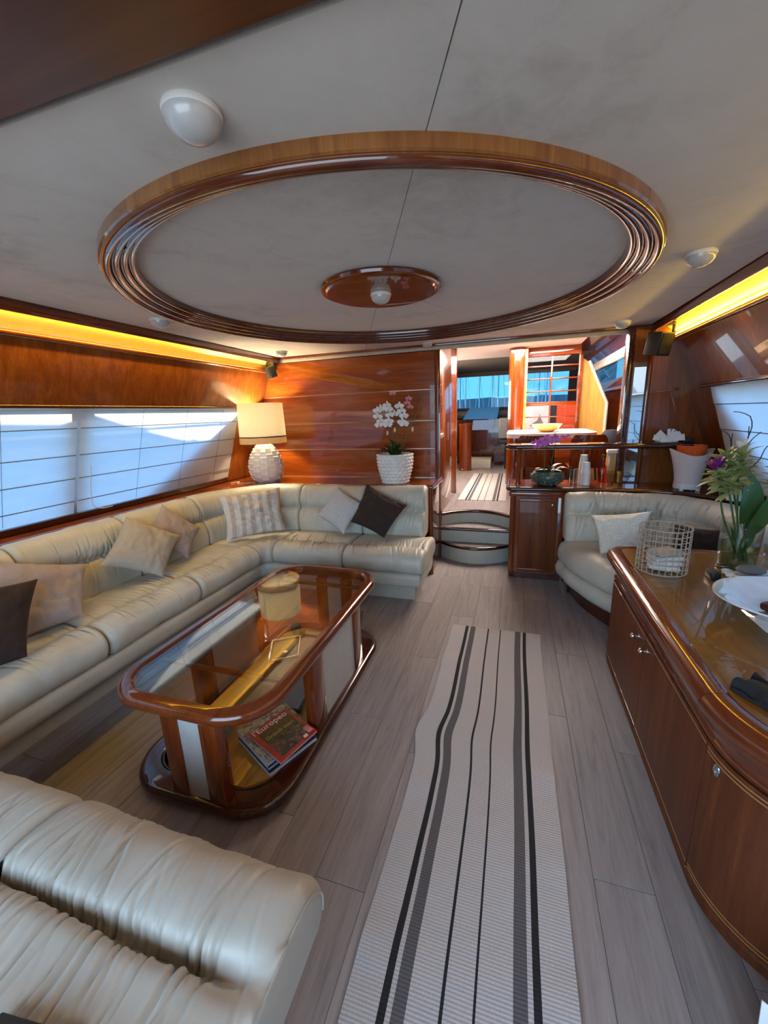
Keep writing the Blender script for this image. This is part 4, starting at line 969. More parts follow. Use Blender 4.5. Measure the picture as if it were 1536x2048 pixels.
puff('seat_cushion', se, so, [(-0.06, 0.255, 0), (-0.005, 0.262, 0), (0.012, 0.295, 0), (0.012, 0.345, 0), (-0.006, 0.390, 0), (-0.04, 0.420, 0), (-0.09, 0.432, 0), (-0.06, 0.434, 0.20), (0, 0.428, 0.40), (0, 0.424, 0.7), (0, 0.424, 0.98)], M_leather, 0.007, 3.0)
puff('seat_skirt', se, so, [(-0.12, 0.125, 0), (-0.03, 0.128, 0), (0.010, 0.16, 0), (0.020, 0.205, 0), (0.005, 0.250, 0), (-0.05, 0.266, 0)], M_leather, 0.005, 9.0)
puff('settee_plinth', se, so, [(-0.085, 0.0, 0), (-0.085, 0.128, 0)], M_darkx, 0.0, 1.0)
sp_ = smooth_open([(0.395, 3.215), (0.62, 3.235), (0.88, 3.225), (1.08, 3.13), (1.20, 2.96), (1.235, 2.74), (1.24, 2.50)], 60)
set_path = Path(sp_)
SBACK = [(0.02, 0.40), (0.045, 0.45), (0.040, 0.54), (0.012, 0.600), (-0.020, 0.622), (-0.008, 0.65), (-0.012, 0.70), (-0.045, 0.750), (-0.09, 0.772), (-0.135, 0.765), (-0.150, 0.70), (-0.140, 0.56), (-0.11, 0.42), (-0.05, 0.39)]
upholster('back_cushion', se, set_path, 0.0, set_path.L, SBACK, 0.017, 77.0, 0.055, [(-0.02, 0.66, 0.12), (0.0, 0.58, 0.10)], ds=0.008, M=72)
pillow('cushion', [(0.525, 3.00, 0.675), (0.850, 2.880, 0.745), (0.775, 2.800, 0.470), (0.575, 2.860, 0.445)], 0.12, M_ivory, 'ivory white cushion leaning on the curved settee', seed=8.8, wr=0.009)
pillow('cushion', [(1.01, 2.965, 0.640), (1.205, 2.830, 0.650), (1.185, 2.760, 0.470), (0.985, 2.890, 0.450)], 0.10, M_brown, 'dark brown cushion on the curved settee behind the wire basket', seed=9.9)

# ------------------------------------------------------------------ bar: locker, counter, raised shelf
lk = thing('bar_locker', 'mahogany locker with one chrome knobbed door under the bar counter', 'cabinet', (0.2, 3.58, 0))
mk('locker_body', prism([(-0.012, 3.795), (-0.012, 3.44), (0.035, 3.405), (0.40, 3.405), (0.40, 3.795)], 0.06, 0.765), M_wz, lk, smooth=False)
mk('locker_plinth', prism([(0.0, 3.79), (0.0, 3.45), (0.045, 3.42), (0.40, 3.42), (0.40, 3.79)], 0.0, 0.06), M_dark, lk, smooth=False)
mk('corner_post', tube([(0.012, 3.425, 0.06), (0.012, 3.425, 0.745)], 0.024, 12), M_wz, lk)
d = mk('door', box(0.062, 0.345, 3.392, 3.405, 0.075, 0.700, 0.004), M_door, lk)
mk('door_rail', box(0.062, 0.345, 3.386, 3.393, 0.675, 0.690, 0.002), M_wx, d); mk('door_rail', box(0.062, 0.345, 3.386, 3.393, 0.085, 0.100, 0.002), M_wx, d)
mk('knob', lathe([(0.0, -0.013)] + [(0.013 * sin(a), -0.013 * cos(a)) for a in np.linspace(0.2, pi, 10)], (0.310, 3.374, 0.655), 14), M_chrome, d)
mk('locker_cornice', box(-0.022, 0.41, 3.390, 3.42, 0.715, 0.75, 0.008), M_wx, lk)
mk('side_stile', box(0.352, 0.40, 3.396, 3.406, 0.065, 0.71, 0.002), M_wz, lk)
bc = thing('bar_counter', 'polished mahogany bar counter curving behind the starboard settee', 'counter', (0.7, 3.6, 0.76))
bpoly = [(-0.03, 3.795), (-0.03, 3.415)] + arc_pts((0.0, 3.41), 0.03, pi, 1.5 * pi, 6)[1:] + [tuple(p) for p in smooth_open([(0.4, 3.385), (0.80, 3.395), (1.08, 3.345), (1.28, 3.20), (1.375, 3.00), (1.395, 2.75), (1.40, 2.42)], 40)] + [(XR(0.78) - 0.02, 2.42), (XR(0.78) - 0.02, 3.795)]
mk('counter_top', prism(bpoly, 0.763, 0.790), M_wx, bc)
mk('counter_nosing', tube([(x, y, 0.777) for x, y in [(-0.03, 3.78)] + bpoly[1:-2]], 0.018, 10), M_darkx, bc)
mk('counter_apron', prism([(0.42, 3.795), (0.42, 3.42)] + [(x, y + 0.03) for x, y in bpoly[10:-14]] + [(1.30, 3.795)], 0.0, 0.763), M_dark, bc)
sh = thing('bar_shelf', 'dark raised bar shelf on a round post above the counter', 'shelf', (0.55, 3.55, 1.09))
shp = [(-0.025, 3.62), (-0.045, 3.585), (-0.045, 3.55), (-0.02, 3.515), (0.02, 3.50), (1.26, 3.50), (1.26, 3.69), (0.80, 3.69), (0.80, 3.62)]
mk('shelf_board', prism(shp, 1.080, 1.122), M_darkx, sh)
mk('shelf_nosing', tube([(x, y, 1.101) for x, y in shp[:6]], 0.021, 10), M_darkx, sh)
mk('shelf_post', lathe([(0.026, 0.0), (0.026, 0.012), (0.019, 0.02), (0.018, 0.27), (0.026, 0.285), (0.026, 0.290), (0, 0.290)], (0.045, 3.570, 0.791), 18), M_wz, sh)
# wall and mirror pilaster at the starboard end of the bar
wbr = mk('wall_starboard_end', slab([(0.835, 3.70, 0.79), (XR(0.79) + 0.03, 3.70, 0.79), (XR(1.97) + 0.03, 3.70, 1.97), (0.835, 3.70, 1.97)], 0.09, (0, 1, 0)), M_side, kind='structure', smooth=False)
mk('pilaster_edge', box(0.800, 0.842, 3.665, 3.79, 0.79, 1.97, 0.008), M_dark, wbr)
mk('pilaster_edge', box(0.948, 0.975, 3.675, 3.70, 0.79, 1.97, 0.008), M_wz, wbr)
mk('mirror_strip', box(0.858, 0.940, 3.690, 3.699, 0.80, 1.68, 0.001), plain('mirror_glass', (0.72, 0.70, 0.68), 0.03, 1.0), wbr, smooth=False)
mk('wall_bar_back', box(-0.012, 1.45, 3.796, 4.02, 0.0, 0.44), M_dark, kind='structure', smooth=False)

# ------------------------------------------------------------------ flowers and plants
def petal(c, d, up, ln, w, cup=0.25, nseg=5, tip=0.0):
    d = Vector(d).normalized(); up = Vector(up); up = (up - d * up.dot(d)).normalized(); s = d.cross(up); P = []
    for i in range(nseg + 1):
        t = i / nseg; ww = w * (sin(pi * min(1, 0.10 + 0.86 * t)) ** 0.75); row = []
        for j in (-1, 0, 1):
            p = Vector(c) + d * (ln * t) + s * (j * ww) + up * (cup * ln * (t * t) + abs(j) * ww * 0.25 - tip * t ** 3 * ln)
            row.append(tuple(p))
        P.append(row)
    return grid(P)
def thick(vf, d=(0, 0, 1), t=0.0006): return vf
def orchid_bloom(c, face, r, seed):
    f = Vector(face).normalized(); a = f.cross(Vector((0, 0, 1))).normalized(); b = a.cross(f); g = G(); rd = random.Random(seed)
    for ang, ln, w in ((0, 1.0, 0.42), (180, 1.0, 0.42), (90, 0.85, 0.26), (215, 0.85, 0.25), (325, 0.85, 0.25)):
        q = radians(ang + rd.uniform(-6, 6)); dd = a * cos(q) + b * sin(q)
        g.add(*petal(Vector(c) - f * 0.002 * (ang % 7), dd, f, r * ln, r * w, 0.12))
    lip = petal(Vector(c) + f * 0.002, f * 0.8 - b * 0.7, f, r * 0.5, r * 0.14, 0.2)
    g.add(*lip); return g
def leaf(base, tip, up, w, droop=0.25, n=10):
    b, t_ = Vector(base), Vector(tip); d = t_ - b; s = d.cross(Vector(up)).normalized(); u = s.cross(d).normalized(); P = []
    for i in range(n + 1):
        t = i / n; ww = w * (sin(pi * min(1, 0.06 + 0.94 * t)) ** 0.8); c = b + d * t + u * (droop * d.length * sin(pi * t) * 0.6)
        P.append([tuple(c + s * (j * ww) + u * (abs(j) * ww * 0.22)) for j in (-1, -0.5, 0, 0.5, 1)])
    return grid(P)
# white orchid in woven pot on the ledge
OP = (-1.010, 3.500)
orc = thing('orchid_plant', 'white and pink orchids in a white woven pot on the ledge', 'plant', (OP[0], OP[1], 0.792))
pp = [(0.0, 0.0), (0.112, 0.0), (0.125, 0.05), (0.148, 0.14), (0.156, 0.20), (0.156, 0.262), (0.148, 0.266), (0.142, 0.255), (0.140, 0.225), (0.0, 0.225)]
def weave_pot(prof, c, seg=120):
    d = []
    for (r0, z0), (r1, z1) in zip(prof[:-1], prof[1:]):
        n = max(1, int(sqrt((r1 - r0) ** 2 + (z1 - z0) ** 2) / 0.006))
        for k in range(n): d.append((r0 + (r1 - r0) * k / n, z0 + (z1 - z0) * k / n))
    d.append(prof[-1]); P = []
    for i in range(seg):
        a = 2 * pi * i / seg; row = []
        for r, z in d:
            w = 0.0
            if r > 0.11 and z > 0.004:
                rw = int(z / 0.030); w = 0.0125 * abs(sin(a * 10 + (rw % 2) * pi / 2)) * sin(pi * ((z / 0.030) % 1.0)) + 0.0012 * noise.noise(Vector((a * 9, z * 80, 0)))
            row.append((c[0] + (r + w) * cos(a), c[1] + (r + w) * sin(a), c[2] + z))
        P.append(row)
    return grid(P, cu=True)
mk('woven_pot', weave_pot(pp, (*OP, 0.792)), M_ceramic, orc, angle=80)
mk('bark_mulch', lathe([(0.0, 0.236), (0.07, 0.240), (0.141, 0.232)], (*OP, 0.792), 30), M_soil, orc)
for k, (dx, dy, dz_, w) in enumerate([(-0.15, -0.06, 0.06, 0.045), (-0.10, -0.13, 0.05, 0.042), (0.03, -0.15, 0.045, 0.045), (0.13, -0.09, 0.05, 0.04), (-0.04, -0.05, 0.15, 0.038), (0.07, -0.04, 0.10, 0.036), (-0.12, 0.06, 0.08, 0.04), (0.12, 0.06, 0.06, 0.04)]):
    mk('leaf', leaf((OP[0] + dx * 0.15, OP[1] + dy * 0.15, 1.025), (OP[0] + dx, OP[1] + dy, 1.045 + dz_), (0, 0, 1), w, 0.30), M_leaf, orc, angle=80)
def stem_with(base, pts, r=0.004, nm='stem', mat=None, parent=None):
    q = smooth_open([base] + pts, 30); mk(nm, tube(q, np.linspace(r, r * 0.55, len(q)), 7), mat or M_stem, parent); return q
zb = 1.03
stem_with((OP[0] - 0.02, OP[1], zb), [(-1.045, 3.48, 1.22), (-1.055, 3.46, 1.40), (-1.09, 3.45, 1.46), (-1.12, 3.44, 1.40)], parent=orc)
stem_with((OP[0], OP[1], zb), [(-1.02, 3.48, 1.25), (-1.03, 3.47, 1.44), (-1.035, 3.45, 1.50), (-1.03, 3.43, 1.46)], parent=orc)
stem_with((OP[0] + 0.02, OP[1], zb), [(-0.965, 3.48, 1.24), (-0.945, 3.46, 1.42), (-0.925, 3.44, 1.47), (-0.905, 3.43, 1.40)], parent=orc)
stem_with((OP[0] + 0.05, OP[1], zb), [(-0.90, 3.49, 1.20), (-0.82, 3.49, 1.36), (-0.765, 3.50, 1.49), (-0.745, 3.50, 1.535)], parent=orc)
stem_with((OP[0] + 0.0, OP[1] + 0.03, zb), [(-1.01, 3.53, 1.30), (-1.022, 3.53, 1.50), (-1.020, 3.53, 1.56)], 0.003, parent=orc)
stem_with((OP[0] + 0.04, OP[1] + 0.02, zb), [(-0.93, 3.53, 1.28), (-0.90, 3.54, 1.45), (-0.875, 3.54, 1.52)], 0.003, parent=orc)
fl_w = [(-1.135, 3.425, 1.435), (-1.105, 3.42, 1.45), (-1.130, 3.415, 1.385), (-1.105, 3.415, 1.345), (-1.125, 3.42, 1.315), (-1.045, 3.42, 1.475), (-1.030, 3.415, 1.445), (-1.020, 3.41, 1.395), (-1.030, 3.415, 1.345), (-1.045, 3.42, 1.315), (-0.985, 3.43, 1.40), (-0.935, 3.415, 1.465), (-0.915, 3.41, 1.425), (-0.895, 3.41, 1.385), (-0.915, 3.41, 1.335), (-0.895, 3.41, 1.315)]
for k, c in enumerate(fl_w): mk('bloom', orchid_bloom(c, (random.uniform(-.4, .5), -1, random.uniform(-.3, .25)), 0.043, k), M_petal_w, orc, angle=80)
for k, c in enumerate([(-1.018, 3.515, 1.575), (-0.888, 3.50, 1.49), (-0.872, 3.50, 1.525), (-0.86, 3.50, 1.455)]): mk('bloom', orchid_bloom(c, (0.2, -1, 0.1), 0.030, 50 + k), M_petal_p, orc, angle=80)
for c in ((-0.985, 3.43, 1.265), (-0.835, 3.46, 1.265), (-1.055, 3.44, 1.24)):
    mk('bud', lathe([(0.0, -0.022), (0.008, -0.012), (0.010, 0.0), (0.006, 0.018), (0.0, 0.024)], c, 12), M_bud, orc)

# purple orchid in pebble bowl on the bar counter
PB = (0.270, 3.505)
po = thing('purple_orchid', 'purple orchid in a green pebbled bowl on the bar counter', 'plant', (PB[0], PB[1], 0.791))
def peb(a, z): return 1 + 0.03 * noise.noise(Vector((cos(a) * 7, sin(a) * 7, z * 60)))
mk('bowl', lathe([(0.0, 0.0), (0.070, 0.0), (0.105, 0.03), (0.124, 0.065), (0.122, 0.09), (0.102, 0.118), (0.096, 0.115), (0.112, 0.085), (0.0, 0.09)], (*PB, 0.791), 48, wob=peb), M_pebble, po, angle=70)
pg = G(); rd = random.Random(3)
for k in range(150):
    a = rd.uniform(0, 2 * pi); zt = rd.uniform(0.012, 0.108); r = np.interp(zt, [0, 0.03, 0.065, 0.09, 0.118], [0.072, 0.105, 0.124, 0.122, 0.102]); q = rd.uniform(0.008, 0.013)
    c = (PB[0] + r * cos(a), PB[1] + r * sin(a), 0.791 + zt)
    pg.add(*lathe([(0.0, -q * 0.8), (q * 0.8, -q * 0.4), (q, 0.1 * q), (q * 0.6, q * 0.7), (0.0, q * 0.8)], c, 7))
mk('pebbles', pg, M_pebble, po, angle=70, kind='stuff')
for k, (dx, dy, dz_, w) in enumerate([(0.16, -0.05, 0.02, 0.02), (0.12, 0.06, 0.05, 0.02), (-0.10, -0.05, 0.02, 0.02), (0.04, -0.1, 0.03, 0.02), (0.19, 0.0, 0.0, 0.016)]):
    mk('leaf', leaf((PB[0] + dx * 0.1, PB[1] + dy * 0.1, 0.885), (PB[0] + dx, PB[1] + dy, 0.91 + dz_), (0, 0, 1), w, 0.35), M_leaf, po, angle=80)
stem_with((PB[0] - 0.02, PB[1], 0.88), [(0.240, 3.47, 0.99), (0.236, 3.425, 1.12), (0.210, 3.42, 1.165), (0.166, 3.41, 1.13)], 0.0035, parent=po)
stem_with((PB[0] + 0.02, PB[1], 0.88), [(0.294, 3.47, 1.0), (0.308, 3.42, 1.14), (0.332, 3.42, 1.185), (0.392, 3.41, 1.19)], 0.003, parent=po)
for k, c in enumerate([(0.175, 3.40, 1.115), (0.160, 3.40, 1.145), (0.195, 3.40, 1.155), (0.225, 3.40, 1.170), (0.215, 3.39, 1.130), (0.255, 3.40, 1.180), (0.285, 3.40, 1.165), (0.240, 3.39, 1.145), (0.270, 3.40, 1.145), (0.300, 3.40, 1.185), (0.315, 3.40, 1.160)]):
    mk('bloom', orchid_bloom(c, (random.uniform(-.5, .5), -1, random.uniform(-.3, .3)), 0.033, 80 + k), M_petal_v, po, angle=80)
for k, c in enumerate([(0.355, 3.41, 1.185), (0.375, 3.41, 1.175), (0.395, 3.41, 1.19)]): mk('bloom', orchid_bloom(c, (0.2, -1, 0), 0.018, 95 + k), M_petal_v, po, angle=80)

# curcuma flowers in glass vase on the sideboard
VP = (1.000, 2.165)
va = thing('flower_vase', 'clear glass vase of green and purple flowers on the sideboard', 'vase', (VP[0], VP[1], ZT))
mk('vase_glass', lathe([(0.0, 0.0), (0.066, 0.0), (0.070, 0.004), (0.078, 0.22), (0.075, 0.22), (0.067, 0.012), (0.0, 0.010)], (*VP, ZT), 40), M_glass, va)
mk('water', lathe([(0.0, 0.0115), (0.0665, 0.0125), (0.0708, 0.115), (0.0, 0.115)], (*VP, ZT), 36), M_water, va)
def curcuma(top, base, mat_tip, seed, r=0.040, h=0.10, n=28):
    rd = random.Random(seed); b = Vector(base); t_ = Vector(top); mid = (b + t_) / 2 + Vector((rd.uniform(-.02, .02), rd.uniform(-.02, .02), 0))
    q = smooth_open([base, tuple(mid), top], 20); mk('stem', tube(q, 0.0042, 7), M_stem, va)
    d = (Vector(q[-1]) - Vector(q[-4])).normalized(); s1 = d.cross(Vector((0, 1, 0.2))).normalized(); s2 = d.cross(s1); g = G(); g2 = G()
    violet = mat_tip is M_bract_v
    for k in range(n):
        f = k / n; a = k * 2.399 + rd.uniform(-.35, .35); rad = r * (0.55 + 0.75 * sin(pi * (0.15 + 0.8 * f))) * rd.uniform(0.8, 1.2); dirn = s1 * cos(a) + s2 * sin(a)
        c = Vector(top) + d * (h * (f - 0.45)); top_ = f > (0.62 if violet else 0.84); tgt = g2 if top_ else g
        tgt.add(*petal(c, dirn * (1.15 - 0.55 * f) + d * (0.15 + 0.9 * f + rd.uniform(-.2, .2)), d, rad * (1.35 if top_ and violet else 1.25), rad * (0.36 if top_ else 0.27), -0.22 + 0.25 * f, tip=0.15))
    mk('flower_bracts', g, M_bract, va, angle=80); mk('flower_tip', g2, mat_tip, va, angle=80)
curcuma((0.865, 2.13, 1.085), (1.01, 2.17, 0.69), M_bract_v, 1, 0.046, 0.10)
curcuma((0.905, 2.15, 1.125), (1.015, 2.18, 0.69), M_bract, 2, 0.046)
curcuma((0.935, 2.12, 1.07), (1.02, 2.16, 0.69), M_bract, 3, 0.048)
curcuma((0.955, 2.16, 1.155), (1.03, 2.15, 0.69), M_petal_w, 4, 0.042)
curcuma((0.890, 2.09, 1.045), (1.0, 2.14, 0.69), M_bract, 5, 0.044)
curcuma((1.085, 2.13, 1.075), (0.98, 2.17, 0.69), M_bract_v, 6, 0.044)
curcuma((1.115, 2.15, 1.13), (0.985, 2.18, 0.69), M_bract_v, 7, 0.042)
for b, t_, w in (((1.000, 2.15, 0.84), (0.965, 2.10, 1.105), 0.052), ((1.01, 2.16, 0.84), (1.14, 2.12, 1.04), 0.045), ((1.0, 2.13, 0.80), (1.03, 2.06, 1.02), 0.04), ((0.985, 2.16, 0.72), (0.955, 2.16, 0.85), 0.012), ((0.99, 2.15, 0.70), (1.045, 2.14, 0.86), 0.012), ((1.02, 2.15, 0.69), (0.95, 2.13, 0.80), 0.012)):
    mk('leaf', leaf(b, t_, (0.3, -1, 0.1), w, 0.08), M_leaf2, va, angle=80)
# twig arrangement in white pot behind
TP = (1.345, 3.06)
tw = thing('twig_pot', 'white pot of bare dark twigs at the end of the bar counter', 'plant', (TP[0], TP[1], 0.791))
mk('pot', lathe([(0.0, 0.0), (0.042, 0.0), (0.055, 0.08), (0.051, 0.08), (0.046, 0.06), (0.0, 0.06)], (*TP, 0.791), 30), M_glaze, tw)
for pts in ([(1.35, 3.06, 0.85), (1.355, 3.05, 1.0), (1.350, 3.04, 1.15), (1.36, 3.03, 1.24), (1.345, 3.03, 1.305), (1.29, 3.03, 1.335), (1.255, 3.03, 1.338)],
            [(1.345, 3.06, 0.85), (1.335, 3.04, 1.0), (1.33, 3.03, 1.10), (1.35, 3.03, 1.17), (1.345, 3.03, 1.25)],
            [(1.35, 3.05, 0.9), (1.352, 3.04, 1.08), (1.37, 3.03, 1.17), (1.41, 3.03, 1.215)],
            [(1.345, 3.06, 0.85), (1.29, 3.04, 1.05), (1.265, 3.03, 1.17), (1.235, 3.02, 1.215), (1.20, 3.02, 1.23)],
            [(1.33, 3.05, 0.9), (1.275, 3.03, 1.12), (1.268, 3.03, 1.21)],
            [(1.355, 3.05, 0.87), (1.385, 3.03, 0.99), (1.42, 3.02, 1.05), (1.44, 3.01, 1.13), (1.48, 3.01, 1.15)]):
    pts = [tuple(EYE + (Vector(p_) - EYE) * (1 - 0.10 * min(1, max(0, (p_[2] - 0.85) / 0.2)))) for p_ in pts]
    q = smooth_open(pts, 26); q = [(x + 0.003 * nz(i * .7, 1.0, k), y, z + 0.003 * nz(i * .7, 4.0, k)) for i, (k, (x, y, z)) in enumerate(zip(range(26), q))]
    mk('twig', tube(q, np.linspace(0.0045, 0.002, len(q)), 6), M_twig, tw)

# ------------------------------------------------------------------ things on the sideboard
BK = (0.668, 2.055); BR, BH = 0.100, 0.205
bk = thing('wire_basket', 'round wire grid basket holding folded white towels', 'basket', (BK[0], BK[1], ZT))
for k in range(9):
    mk('hoop', ring_tube((BK[0], BK[1], ZT + 0.004 + (BH - 0.004) * k / 8), BR, 0.0026 if k in (0, 8) else 0.0018, 40, 6), M_wire, bk)
for k in range(26):
    a = 2 * pi * k / 26; mk('upright', tube([(BK[0] + BR * cos(a), BK[1] + BR * sin(a), ZT + 0.003), (BK[0] + BR * cos(a), BK[1] + BR * sin(a), ZT + BH)], 0.0018, 5), M_wire, bk)
for k in range(5):
    a = pi * k / 5; mk('base_wire', tube([(BK[0] - BR * cos(a), BK[1] - BR * sin(a), ZT + 0.003), (BK[0] + BR * cos(a), BK[1] + BR * sin(a), ZT + 0.003)], 0.0016, 5), M_wire, bk)
tz = ZT + 0.006
for k, (lab, mt) in enumerate((('folded white towel at the bottom inside the wire basket', M_white), ('second folded white towel up in the wire basket', M_white), ('third folded white towel under the tan cloth in the basket', M_white), ('folded tan cloth on top of the basket towels', M_beige))):
    g = xform(box(-0.062, 0.062, -0.045, 0.045, 0, 0.022, 0.0095, 4), Matrix.Translation((BK[0] + 0.012, BK[1] + 0.005, tz)) @ Matrix.Rotation(0.25 * k - 0.2, 4, 'Z'))
    v = [(x + 0.002 * nz(x * 40, y * 40, z * 40), y, z + 0.0015 * nz(x * 30, y * 30, k)) for x, y, z in g[0]]
    single('towel', (v, g[1]), mt, lab, 'towel', (BK[0] + 0.012, BK[1], tz), group='towels in the basket'); tz += 0.0225
# footed platter
FP = (0.935, 1.600)
fp = thing('footed_platter', 'wide white porcelain platter on a flared square foot', 'platter', (FP[0], FP[1], ZT))
def ell_lathe(prof, c, ex, seg=64): return grid([[(c[0] + ex * r * cos(2 * pi * i / seg), c[1] + r * sin(2 * pi * i / seg), c[2] + z) for r, z in prof] for i in range(seg)], cu=True)
mk('platter_dish', ell_lathe([(0.0, 0.034), (0.085, 0.034), (0.120, 0.042), (0.158, 0.076), (0.195, 0.089), (0.201, 0.091), (0.202, 0.086), (0.160, 0.068), (0.125, 0.034), (0.085, 0.024), (0.0, 0.024)], (*FP, ZT), 1.18), M_glaze, fp)
sq = []
for s_, z in ((0.120, 0.0), (0.112, 0.006), (0.092, 0.030)):
    sq.append([(FP[0] + x, FP[1] + y, ZT + z) for x, y in rrect(-s_, s_, -s_ * 0.8, s_ * 0.8, 0.02, 4)])
mk('platter_foot', grid(np.array(sq), cv=True, caps=True), M_glaze, fp, angle=30)
def crumple(name, c, sx_, sy, h, mat, label, cat, seed, fold=3.0, n=26, rot=0.0, group=None, thick_=0.0012):
    P = []
    for i in range(n + 1):
        row = []
        for j in range(n + 1):
            x, y = (2 * i / n - 1), (2 * j / n - 1)
            hh = abs(noise.noise(Vector((x * fold + seed, y * fold, seed)))) * 1.6 + 0.5 * abs(noise.noise(Vector((x * fold * 2 + seed, y * fold * 2, 2))))
            e_ = 1 + 0.12 * noise.noise(Vector((x * 2 + seed, y * 2, 9)))
            X, Y = x * sx_ * e_, y * sy * e_
            row.append((c[0] + X * cos(rot) - Y * sin(rot), c[1] + X * sin(rot) + Y * cos(rot), c[2] + 0.0015 + h * min(1.0, hh)))
        P.append(row)
    v, f = grid(P); n0 = len(v); v = list(map(tuple, v)); v2 = [(x, y, max(c[2], z - thick_)) for x, y, z in v]
    m = n + 1; B = [j for j in range(m)] + [i * m + n for i in range(1, m)] + [n * m + j for j in range(n - 1, -1, -1)] + [i * m for i in range(n - 1, 0, -1)]
    f = f + [tuple(k + n0 for k in q[::-1]) for q in f] + [(a, b, b + n0, a + n0) for a, b in zip(B, B[1:] + B[:1])]
    return single(name, (v + v2, f), mat, label, cat, c, group=group, angle=50)
crumple('napkin', (1.035, 2.040, ZT), 0.130, 0.055, 0.018, M_paper, 'crumpled white paper napkin under the grey stone', 'napkin', 3.0, 2.0, rot=0.12)
single('stone', ell_lathe([(0.0, 0.0), (0.032, 0.002), (0.043, 0.013), (0.036, 0.025), (0.016, 0.031), (0.0, 0.032)], (1.000, 2.040, ZT + 0.017), 1.25, 28), M_stone, 'smooth grey stone weighing down the white napkin', 'stone', (1.000, 2.040, ZT + 0.017))
single('napkin_ring', tube([(0.945 + 0.022 * cos(a), 2.155 + 0.022 * sin(a), ZT + 0.005) for a in np.linspace(0, 2 * pi, 28)], 0.0045, 8, caps=False), M_chrome, 'small chrome ring lying left of the flower vase', 'ring', (0.945, 2.155, ZT))
single('black_box', box(0.828, 0.862, 1.955, 2.025, ZT, ZT + 0.034, 0.004), M_black, 'small black box beside the white napkin on the sideboard', 'box', (0.845, 1.99, ZT))
single('maroon_napkin', xform(box(-0.05, 0.05, -0.03, 0.03, 0, 0.028, 0.010, 3), Matrix.Translation((0.890, 1.615, ZT + 0.038)) @ Matrix.Rotation(0.5, 4, 'Z')), M_maroon, 'folded maroon cloth lying in the white platter', 'cloth', (0.89, 1.615, ZT + 0.038))
crumple('black_pouch', (0.668, 1.105, ZT), 0.098, 0.055, 0.034, M_grill, 'black crumpled leather pouch near the rounded sideboard corner', 'bag', 6.0, 1.1, rot=2.07, thick_=0.03)
gl = thing('tumbler', 'clear glass tumbler at the far end of the sideboard beside the vase', 'glass', (1.155, 2.21, ZT))
mk('tumbler_glass', lathe([(0.0, 0.0), (0.032, 0.0), (0.036, 0.095), (0.0335, 0.095), (0.030, 0.012), (0.0, 0.010)], (1.155, 2.21, ZT), 28), M_glass, gl)

# ------------------------------------------------------------------ things on the bar
zb = 0.7915
gl2 = thing('tumbler', 'empty clear glass beside the purple orchid bowl on the bar', 'glass', (0.472, 3.56, zb))
mk('tumbler_glass', lathe([(0.0, 0.0), (0.030, 0.0), (0.034, 0.12), (0.032, 0.12), (0.028, 0.010), (0.0, 0.008)], (0.472, 3.56, zb), 28), M_glass, gl2)
def cup(label, x, y, z):
    t = thing('paper_cup', label, 'cup', (x, y, z), 'stacked white cups on the bar')
    mk('cup_wall', lathe([(0.034, 0.0), (0.0355, 0.002), (0.0345, 0.004), (0.0255, 0.082), (0.0, 0.083), (0.0, 0.081), (0.024, 0.080), (0.033, 0.003)], (x, y, z), 24), M_plastic, t); return t
for i in range(9):
    z = zb + i * 0.0125
    lab = 'topmost upturned white cup of the front stack on the bar' if i == 8 else ('bottom white cup of the front stack on the bar' if i == 0 else 'white cup nested within the front cup stack on the bar')
    cup(lab, 0.556, 3.535, z)
for i in range(13):
    z = zb + i * 0.0125
    lab = 'topmost upturned white cup of the taller back stack on the bar' if i == 12 else ('bottom white cup of the taller back stack on the bar' if i == 0 else 'white cup nested within the taller back cup stack')
    cup(lab, 0.548, 3.625, z)
cb = thing('acrylic_bowl', 'empty clear square bowl on the bar by the pilaster', 'bowl', (0.785, 3.57, zb))
sq = [[(0.785 + x, 3.57 + y, zb + z) for x, y in rrect(-s_, s_, -s_, s_, 0.012, 4)] for s_, z in ((0.052, 0.0), (0.085, 0.098), (0.0825, 0.098), (0.050, 0.005))]
mk('bowl_wall', grid(np.array(sq), cv=True, caps=True), M_glass, cb, angle=30)
bt = thing('amber_bottle', 'amber glass bottle behind the clear bowl on the bar', 'bottle', (0.705, 3.715, zb))
mk('bottle_glass', lathe([(0.0, 0.0), (0.030, 0.0), (0.032, 0.01), (0.032, 0.12), (0.014, 0.16), (0.012, 0.20), (0.0, 0.20)], (0.705, 3.715, zb), 28), M_amber, bt)
mk('bottle_cap', lathe([(0.0135, 0.196), (0.0135, 0.222), (0.0, 0.222)], (0.705, 3.715, zb), 18), M_black, bt)
ct = thing('carton', 'white topped tan carton standing behind the clear bowl', 'carton', (0.772, 3.73, zb))
mk('carton_body', box(0.735, 0.797, 3.70, 3.76, zb, zb + 0.235, 0.003), M_honey, ct); mk('carton_lid', box(0.731, 0.801, 3.696, 3.764, zb + 0.235, zb + 0.262, 0.003), M_paper, ct)
